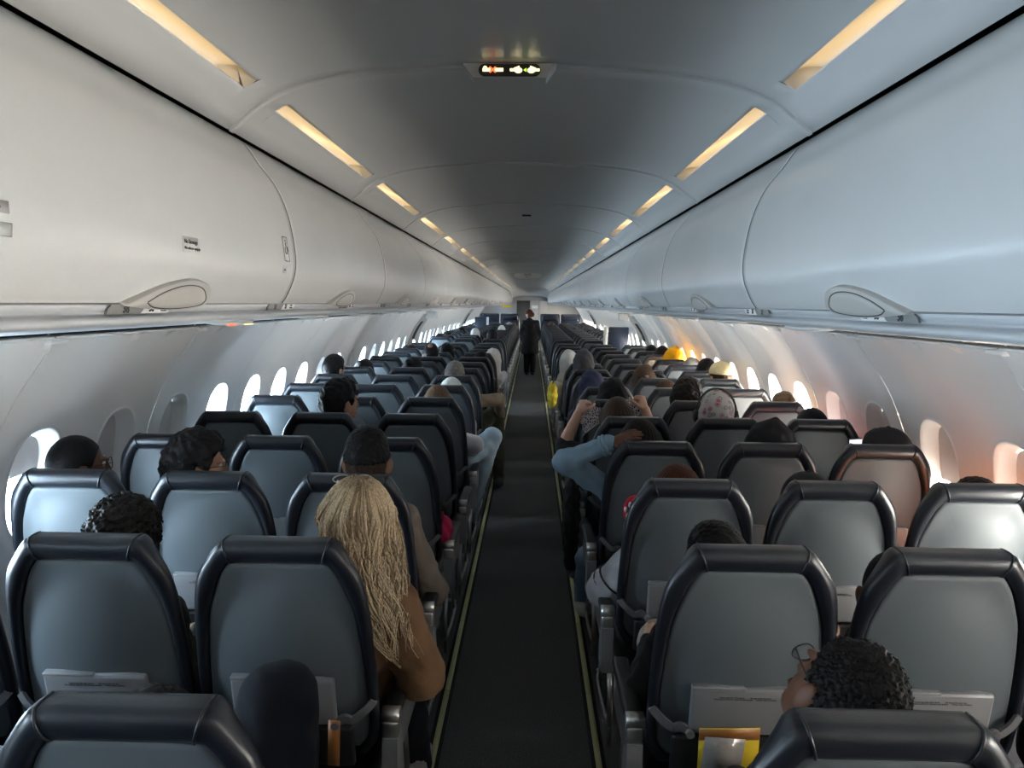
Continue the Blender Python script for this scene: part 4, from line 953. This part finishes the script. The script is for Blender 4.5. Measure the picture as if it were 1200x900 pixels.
nt = M_FLOR.node_tree; tc = nt.nodes.new('ShaderNodeTexCoord'); vo = nt.nodes.new('ShaderNodeTexVoronoi'); vo.inputs['Scale'].default_value = 27; rp = nt.nodes.new('ShaderNodeValToRGB')
rp.color_ramp.elements[0].position = 0; rp.color_ramp.elements[0].color = (.50, .36, .36, 1); rp.color_ramp.elements[1].position = .46; rp.color_ramp.elements[1].color = (.50, .47, .45, 1)
for p, c in ((.06, (.50, .36, .36, 1)), (.13, (.45, .03, .08, 1)), (.25, (.45, .06, .11, 1)), (.30, (.50, .47, .45, 1)), (.40, (.16, .15, .16, 1))): e = rp.color_ramp.elements.new(p); e.color = c
nt.links.new(tc.outputs['Object'], vo.inputs['Vector']); nt.links.new(vo.outputs['Distance'], rp.inputs['Fac']); nt.links.new(rp.outputs['Color'], nt.nodes['Principled BSDF'].inputs['Base Color'])
def headphones(t, H4, r=.092, zt=.128):
    m = MB(); m.tube([((r + .012) * math.sin(a), -.01, .0 + zt * math.cos(a) + .006) for a in [-1.55 + 3.1 * i / 16 for i in range(17)]], .006, 8); o = m.build('headphones', M_BLACK, t); o.matrix_local = H4
    for s in (-1, 1):
        m = MB(); m.ell((s * (r + .012), -.005, -.012), (.018, .034, .038)); m.build('ear_cup', M_BLACK, o)
t, C, N, S0, A, H4 = person('person in a floral headscarf with black headphones, right middle seat', 4, 840, 456, 4, None, 'black', 'tan', cover='scarf', cc=M_FLOR, fem=True, yaw=-.1, top=(.35, .33, .32))
headphones(t, H4, .094, .136)
t, C, N, S0, A, H4 = person('person with dark wavy hair and black headphones ahead of the floral headscarf', 5, 806, 442, 4, 'wavy', 'dark', 'light', yaw=-.7)
headphones(t, H4, .086, .134)
t, C, N, S0, A, H4 = person('person with brown hair held by a pale clip, right middle seat', 7, 755, 427, 4, 'bob', 'brown', 'light', fem=True, yaw=-.3)
m = MB(); m.box((.03, -.10, .04), (.05, .02, .018), .006); o = m.build('hair_clip', mat('clip', (.4, .3, .22), .4), t); o.matrix_local = H4
person('person with brown hair showing only its top, right middle seat', 6, 781, 445, 4, 'short', 'brown', 'light')
person('person in a black headscarf ahead of the woman with raised arms', 5, 718, 441, 3, None, 'black', 'tan', cover='scarf', cc=(.009, .009, .010), top=BLK, fem=True)
person('person in a dark navy hood, right aisle seat', 6, 694, 432, 3, None, 'black', 'tan', cover='hood', cc=(.020, .024, .055), top=(.020, .024, .055), yaw=-.2)
person('person in a grey brown hood, right aisle seat', 8, 684, 408, 3, None, 'black', 'tan', cover='hood', cc=(.055, .052, .058), top=(.055, .052, .058))
person('person in a white hood, right aisle seat ahead of the grey hood', 9, 667, 409, 3, None, 'black', 'tan', cover='hood', cc=(.55, .55, .52), top=(.5, .5, .48))
# woman holding up a patterned scarf
eL, wL = loc(660, 523, 4.20, 3, 4), loc(678, 484, 4.24, 3, 4); eR, wR = loc(766, 512, 4.22, 3, 4), loc(756, 480, 4.24, 3, 4)
tS = person('person with brown hair, both bare forearms raised, holding up a patterned scarf', 4, 724, 465, 3, 'bob', 'brown', 'light', top=BLK, pants=BLK, fem=True, short=True, armL=(eL, wL), armR=(eR, wR), handL='grip', handR='grip', palmL=(.7, .6, 0), palmR=(-.7, .6, 0), h=.0075,
       legL=(loc(682, 588, 4.52, 3, 4), loc(676, 668, 4.46, 3, 4)))
# woman in a denim jacket with a hand on her hair
eL, wL = loc(662, 541, 3.34, 3, 3), loc(716, 519, 3.30, 3, 3)
tD = person('person in a pale denim jacket resting her left hand on her dark hair', 3, 750, 490, 3, 'bob', 'dark', 'brown', top=(.20, .29, .37), pants=(.12, .18, .25), fem=True, armL=(eL, wL), handL='flat', palmL=(.25, .45, -.85), h=.0075, sub=False, shoec=(.48, .45, .41),
       legL=(loc(690, 655, 3.72, 3, 3), loc(684, 700, 3.84, 3, 3)))
a, b = Vector(tD[4][0]), Vector(tD[4][1]); d = (b - a).normalized(); p = a.lerp(b, .86); u = d.orthogonal().normalized(); v = d.cross(u); m = MB()
for q in (-.008, .008): m.tube([p + d * q + (u * math.cos(2 * PI * i / 24) + v * math.sin(2 * PI * i / 24)) * .041 for i in range(25)], .0085, 8, False)
m.build('cuff', cloth((.24, .34, .42)), tD[0])
person('person in a bright yellow hooded coat by the right window', 10, 790, 408, 5, None, 'black', 'tan', cover='peak', cc=(.85, .42, .01), top=(.85, .42, .01), pants=(.8, .4, .02), wide=1.15)
person('person with dark brown hair just ahead of the yellow coat', 11, 776, 405, 5, 'bob', 'dark', 'tan')
person('person with black hair two rows ahead of the yellow coat', 12, 763, 404, 5, 'short', 'black', 'tan')
person('person in a grey cap behind the yellow coat, by the right window', 9, 811, 418, 5, 'short', 'dark', 'light', cover='cap', cc=(.22, .21, .20), yaw=-.4)
t, C, N, S0, A, H4 = person('person with black hair and pale blue face mask by the right window', 8, 828, 420, 5, 'short', 'black', 'tan', yaw=-.6)
m = MB(); m.ell((0, .070, -.058), (.056, .052, .045)); o = m.build('face_mask', cloth((.25, .45, .55)), t); o.matrix_local = H4
person('person in a cream baseball cap by the bright right window', 7, 845, 422, 5, 'short', 'brown', 'light', cover='cap', cc=(.62, .50, .28), yaw=.3)
person('person with light brown hair far up the right aisle seats', 28, 646, 377, 3, 'wavy', 'lightbrown', 'light')
person('person with thin fair hair, far right middle seat', 29, 665, 378, 4, 'buzz', 'lightbrown', 'light')
person('person with brown hair, far right window seat', 29, 684, 378, 5, 'short', 'brown', 'light')
person('person with black hair, far right middle seat behind the fair haired one', 23, 673, 384, 4, 'short', 'black', 'tan')
person('person with black hair at the far right windows behind the brown haired one', 23, 698, 385, 5, 'wavy', 'black', 'tan')

# ---- long blonde hair: cap of hair under many separate wavy locks
S = SDF(); S.ell((0, -.008, .012), (.083, .102, .112), .02); S.cap((0, -.05, 0), (.02, -.10, -.13), .075, .070, .04); S.cap((.02, -.10, -.13), (.05, -.135, -.20), .066, .040, .04); S.cap((.06, -.03, -.08), (.085, -.10, -.18), .05, .035, .04)
S.cap((-.05, .0, -.02), (-.05, -.03, -.16), .04, .035, .03)
S.half(lambda X, Y, Z: -np.maximum(np.maximum(.045 - Y, Z - .066), np.abs(X) - .052), .01)
BM = Matrix.Translation(HAIR_C) @ Matrix.Rotation(.10, 4, 'Y') @ Matrix.Rotation(.12, 4, 'Z')
S.noise(lambda X, Y, Z: .003 * np.sin(np.arctan2(Y + .04, X + 1e-6) * 24 + 5 * np.sin(Z * 30)))
M_BL = mat('hair_blonde_strand', HAIRC['blonde'], .40, bump=.45, bscale=60, var=.5, vscale=55, stretch=(7, 7, .5), spec=.45)
M_BL2 = mat('hair_blonde_dark', (.25, .165, .09), .40, bump=.4, bscale=60, var=.45, vscale=55, stretch=(7, 7, .5), spec=.45)
hb = link('hair', npmesh('hair', [(*S.mesh(.005), 0)], [M_BL2]), parent=HAIR_T); hb.matrix_local = BM
lk = MB(); rnd = random.Random(11)
for i in range(850):
    a = rnd.uniform(-2.55, 2.55) - PI / 2; z0 = rnd.uniform(.0, .118) if rnd.random() < .65 else rnd.uniform(.09, .122)
    q = math.sqrt(max(0, 1 - ((z0 - .012) / .114) ** 2)); rx, ry = .084 * q, .103 * q
    p = Vector((rx * math.cos(a), -.008 + ry * math.sin(a), z0)); L = rnd.uniform(.19, .33) * (1 if math.sin(a) < .3 else .75); pts = []; n = 13; ph = 2.6 * a + rnd.gauss(0, .45); am = rnd.uniform(.007, .014); fr = rnd.uniform(11, 14); rr0 = rnd.uniform(.0026, .0046)
    rnd_w = rnd.random(); dirx = .065 * max(0, min(1, (math.cos(a) + .9)))
    for j in range(n):
        u = j / (n - 1); zz = z0 - L * u
        fall = min(1, max(0, (z0 - zz) / .12)); zc = max(zz, .0)
        q2 = math.sqrt(max(0, 1 - (min(.113, max(-.02, zc) - .012) / .114) ** 2))
        rr = 1.03 + (.10 + .16 * rnd_w) * fall; X = .084 * q2 * rr * math.cos(a) * (1 + .05 * fall); Yh = -.008 + .103 * q2 * rr * math.sin(a)
        if zz < 0: X = X * (1 + zz * .3) + dirx * (-zz / .3) ** 1.2 + .035 * (-zz / .3); X = max(X, -.078 + .95 * max(0, -zz - .07)); Yh = Yh * (1 + zz * .9) - (.115 if math.sin(a) < .25 else .03) * min(1.15, (-zz / .26)) ** .9
        pts.append((X + am * math.sin(ph + u * fr) * min(1, u * 1.6), Yh + am * math.cos(ph * 1.3 + u * fr * .9) * min(1, u * 1.6), zz))
    lk.tube(pts, [rr0 * (1 - .75 * (j / (n - 1)) ** 2) * rnd.uniform(.9, 1.1) for j in range(n)], 5, mi=0 if rnd.random() < .62 else 1)
o = lk.build('hair_locks', [M_BL, M_BL2], HAIR_T); o.matrix_local = BM
m = MB(); m.tube([(-.060, .075, .060), (-.066, .058, .078), (-.066, .045, .092)], .004, 8); o = m.build('hair_clip', mat('clip_pale', (.6, .5, .5), .3), HAIR_T); o.matrix_local = BM
m = MB()
for s in (-1, 1): m.tube([(s * (.030 + .024 * math.cos(b)), .062 - .018 * math.sin(b), .108 + .012 * math.sin(b)) for b in [2 * PI * i / 16 for i in range(17)]], .0022, 6, False)
m.tube([(-.008, .062, .110), (.008, .062, .110)], .002, 6); o = m.build('sunglasses', mat('clear_frame', (.35, .33, .30), .15), HAIR_T); o.matrix_local = HM4
# ---- patterned scarf held up between two hands
M_PAT = mat('scarf_pattern', (.35, .35, .38), .8); nt = M_PAT.node_tree; tc = nt.nodes.new('ShaderNodeTexCoord'); vo = nt.nodes.new('ShaderNodeTexVoronoi'); vo.feature = 'DISTANCE_TO_EDGE'; vo.inputs['Scale'].default_value = 75; rp = nt.nodes.new('ShaderNodeValToRGB')
rp.color_ramp.elements[0].position = .12; rp.color_ramp.elements[0].color = (.62, .62, .66, 1); rp.color_ramp.elements[1].position = .2; rp.color_ramp.elements[1].color = (.02, .022, .03, 1)
nt.links.new(tc.outputs['Object'], vo.inputs['Vector']); nt.links.new(vo.outputs['Distance'], rp.inputs['Fac']); nt.links.new(rp.outputs['Color'], nt.nodes['Principled BSDF'].inputs['Base Color'])
def scarf_sheet():
    m = MB(); rows = []
    x0, z0 = at(683, 474, 4.30); x1, z1 = at(752, 466, 4.30)
    for thick in (0, .006):
        P = []
        for i in range(25):
            u = i / 24; x = x0 + (x1 - x0) * u; sag = .055 * math.sin(PI * u); drop = .19 * (1 - .55 * math.sin(PI * min(1, u * 1.1)))
            P.append([(x + .012 * math.sin(9 * v + 5 * u), 4.33 + .09 * math.sin(PI * u) + thick + .014 * math.sin(14 * u + 2 * v), z0 + (z1 - z0) * u - sag - drop * v) for v in [j / 12 for j in range(13)]])
        rows.append(P)
    m.grid(rows[0]); m.grid(rows[1], flip=True)
    edge = lambda P: [r[0] for r in P] + [q for q in P[-1][1:]] + [r[-1] for r in P[::-1][1:]] + [q for q in P[0][::-1][1:-1]]
    m.grid([edge(rows[0]), edge(rows[1])], closed_v=True); return m
tag(scarf_sheet().build('patterned_scarf', M_PAT), 'grey and black patterned scarf held up between two raised hands', 'scarf')
# ---- cabin crew member standing in the aisle
Yc = 17.4; xc = at(621, 400, Yc)[0]; zt = at(621, 363, Yc)[1]; t = thing('person', 'person standing in the aisle in a long black coat, reddish hair tied back', 'person', (xc, Yc, 0))
sk = zt / 1.60
B = SDF(); V3 = lambda *v: np.array(v, float) * sk
for s in (-1, 1):
    B.cap(V3(s * .085, 0, .85), V3(s * .08, .01, .46), .085, .055, .03); B.cap(V3(s * .08, .01, .46), V3(s * .075, -.02, .08), .055, .035, .02); B.cap(V3(s * .075, -.03, .05), V3(s * .085, .13, .03), .035, .028, .02)
    B.cap(V3(s * .165, 0, 1.28), V3(s * .215, .03, 1.02), .046, .038, .03); B.cap(V3(s * .215, .03, 1.02), V3(s * .20, .16, .86), .038, .026, .02)
B.ell(V3(0, 0, .90), V3(.165, .12, .13), .05); B.ell(V3(0, .0, 1.07), V3(.13, .095, .14), .05); B.ell(V3(0, 0, 1.22), V3(.155, .10, .13), .05); B.cap(V3(-.13, 0, 1.275), V3(.13, 0, 1.275), .05, .05, .04); B.cap(V3(0, 0, 1.32), V3(-.02, .02, 1.42), .05, .048, .03)
B.ell(V3(-.03, .02, 1.49), V3(.072, .09, .10), .02); B.ell(V3(-.05, .07, 1.45), V3(.045, .05, .06), .02); B.cap(V3(-.075, .10, 1.49), V3(-.085, .115, 1.46), .010, .012, .01)
for s in (-1, 1): B.ell(V3(-.03 + s * .075, .01, 1.475), V3(.010, .02, .03), .006)
parts = [(*B.mesh(.010), 0)]
for s in (-1, 1): parts.append((*place_hand('relaxed', V3(s * .20, .16, .86), (0, .6, -.6), (0, -.6, -.6), s > 0), 0))
link('body', npmesh('body', parts, [skin('light')]), parent=t)
G = SDF()
for s in (-1, 1):
    G.cap(V3(s * .165, 0, 1.28), V3(s * .215, .03, 1.02), .062, .054, .03); G.cap(V3(s * .215, .03, 1.02), V3(s * .203, .145, .875), .054, .042, .02)
G.ell(V3(0, 0, 1.22), V3(.175, .12, .14), .05); G.ell(V3(0, 0, 1.07), V3(.15, .115, .15), .05); G.cap(V3(0, 0, .95), V3(0, 0, .55), .185, .20, .05, fl=((0, 1, 0), 1.3)); G.cap(V3(-.125, 0, 1.27), V3(.125, 0, 1.27), .060, .060, .05); G.cap(V3(0, 0, 1.28), V3(-.015, .01, 1.37), .075, .058, .05); G.half(lambda X, Y, Z: .52 * sk - Z, .02); G.noise(wob(30, .004, 3))
link('coat', npmesh('coat', [(*G.mesh(.011), 0)], [cloth((.008, .008, .009))]), parent=t)
G = SDF()
for s in (-1, 1): G.cap(V3(s * .08, .01, .56), V3(s * .076, -.015, .10), .075, .06, .02)
link('trousers', npmesh('trousers', [(*G.mesh(.011), 0)], [cloth((.007, .007, .008))]), parent=t)
for s in (-1, 1):
    G = SDF(); G.cap(V3(s * .075, -.04, .045), V3(s * .085, .14, .035), .042, .034, .02)
    G.half(lambda X, Y, Z: .003 - Z, .004); link('shoe', npmesh('shoe', [(*G.mesh(.011), 0)], [M_BLACK]), parent=t)
hm_ = Matrix.Translation(V3(-.03, .02, 1.485)) @ rotm(.9, -.1, 0).to_4x4()
o = link('hair', npmesh('hair', [(*hair_sdf('sleek', 2.).mesh(.008), 0)], [hairm('auburn', 'sleek')]), parent=t); o.matrix_local = hm_
m = MB(); m.ell((0, -.10, -.01), (.04, .05, .055)); o = m.build('hair_bun', hairm('auburn', 'sleek'), t); o.matrix_local = hm_

# ================================================================== SMALL THINGS
def cushiony(name, label, cat, c, r, m, sd=1., op=()):
    S = SDF(); S.ell((0, 0, 0), r, .02)
    for a, b, q in op: S.cap(a, b, q, q, .03)
    S.noise(wob(45, .005, sd)); o = link(name, npmesh(name, [(*S.mesh(.006), 0)], [m])); o.location = c; return tag(o, label, cat)
x, z = at(646, 463, 7.45); b = cushiony('yellow_bag', 'bright yellow bag hanging at the aisle side of a right seat', 'bag', (x + .01, 7.45, z), (.05, .10, .135), cloth((.55, .42, .03)), 2.)
m = MB(); m.tube([(0, -.05, .11), (.02, 0, .17), (0, .05, .11)], .008, 8); m.build('strap', M_BLACK, b)
x, z = at(524, 622, 3.36); b = cushiony('pink_bag', 'small magenta bag by the left armrest ahead of the beige sweater', 'bag', (x - .02, 3.36, z), (.045, .07, .07), cloth((.35, .012, .06)), 4.)
m = MB(); m.tube([(0, -.04, .055), (0, 0, .085), (0, .04, .055)], .006, 8); m.build('strap', cloth((.2, .01, .04)), b)
b = cushiony('black_jacket', 'black jacket hanging at the aisle beside the woman with raised forearms', 'jacket', (.262, 3.98, .52), (.040, .13, .20), cloth((.007, .007, .008)), 5., [((0, .05, .1), (.0, .12, -.2), .04), ((0, -.05, .05), (-.005, -.07, -.26), .035)])
m = MB(); m.tube([(.0, -.02, .17), (.02, .02, .215), (.03, .06, .17)], .008, 8); m.build('hanging_loop', M_BLACK, b)
x, z = at(1001, 533, 3.42); t = thing('phone', 'phone with bright screen held by the person in black cap turned left', 'phone', (x, 3.42, z)); rot = Matrix.Rotation(.35, 3, 'Z')
m = MB(); m.box((0, 0, 0), (.075, .008, .15), .004, rot=rot); m.build('case', M_BLACK, t); m = MB(); m.box(rot @ Vector((0, -.0045, 0)), (.068, .002, .14), 0, rot=rot); m.build('screen', emitter('phone_screen', (.9, .93, 1), 1.0), t)
def on_seat(k, c, x, tt, d): return Vector((COLX[c], YS(k), 0)) + bp(x, tt, d)
R4 = Matrix((Vector((1, 0, 0)), -DD, NN)).transposed()
def card(name, label, k, c, x, tt, w, h, d, mtl, rot=0., band=None):
    m = MB(); RR = R4 @ Matrix.Rotation(rot, 3, 'Z'); m.box((0, 0, 0), (w, h, .0025), 0, rot=RR); o = m.build(name, mtl); o.location = on_seat(k, c, x, tt, d + .003); tag(o, label, 'card')
    if band: m = MB(); m.box(RR @ Vector((0, h * .36, .0016)), (w, h * .25, .001), 0, rot=RR); m.build('card_band', band, o)
    return o
YEL = mat('card_yellow', (.62, .42, .02), .45); ORA = mat('card_orange', (.32, .12, .03), .45)
card('safety_card', 'yellow and orange safety card in the pocket of the nearest right aisle seat', 1, 3, -.03, .53, .15, .13, .050, YEL, .03, ORA)
card('clear_packet', 'crinkled clear packet in front of the yellow safety card', 1, 3, -.045, .545, .10, .11, .056, mat('packet', (.28, .25, .23), .15, bump=.6, bscale=40), -.05)
card('seat_card', 'orange edged card in the pocket of the nearest left aisle seat', 1, 2, .122, .54, .03, .14, .050, ORA, -.08)
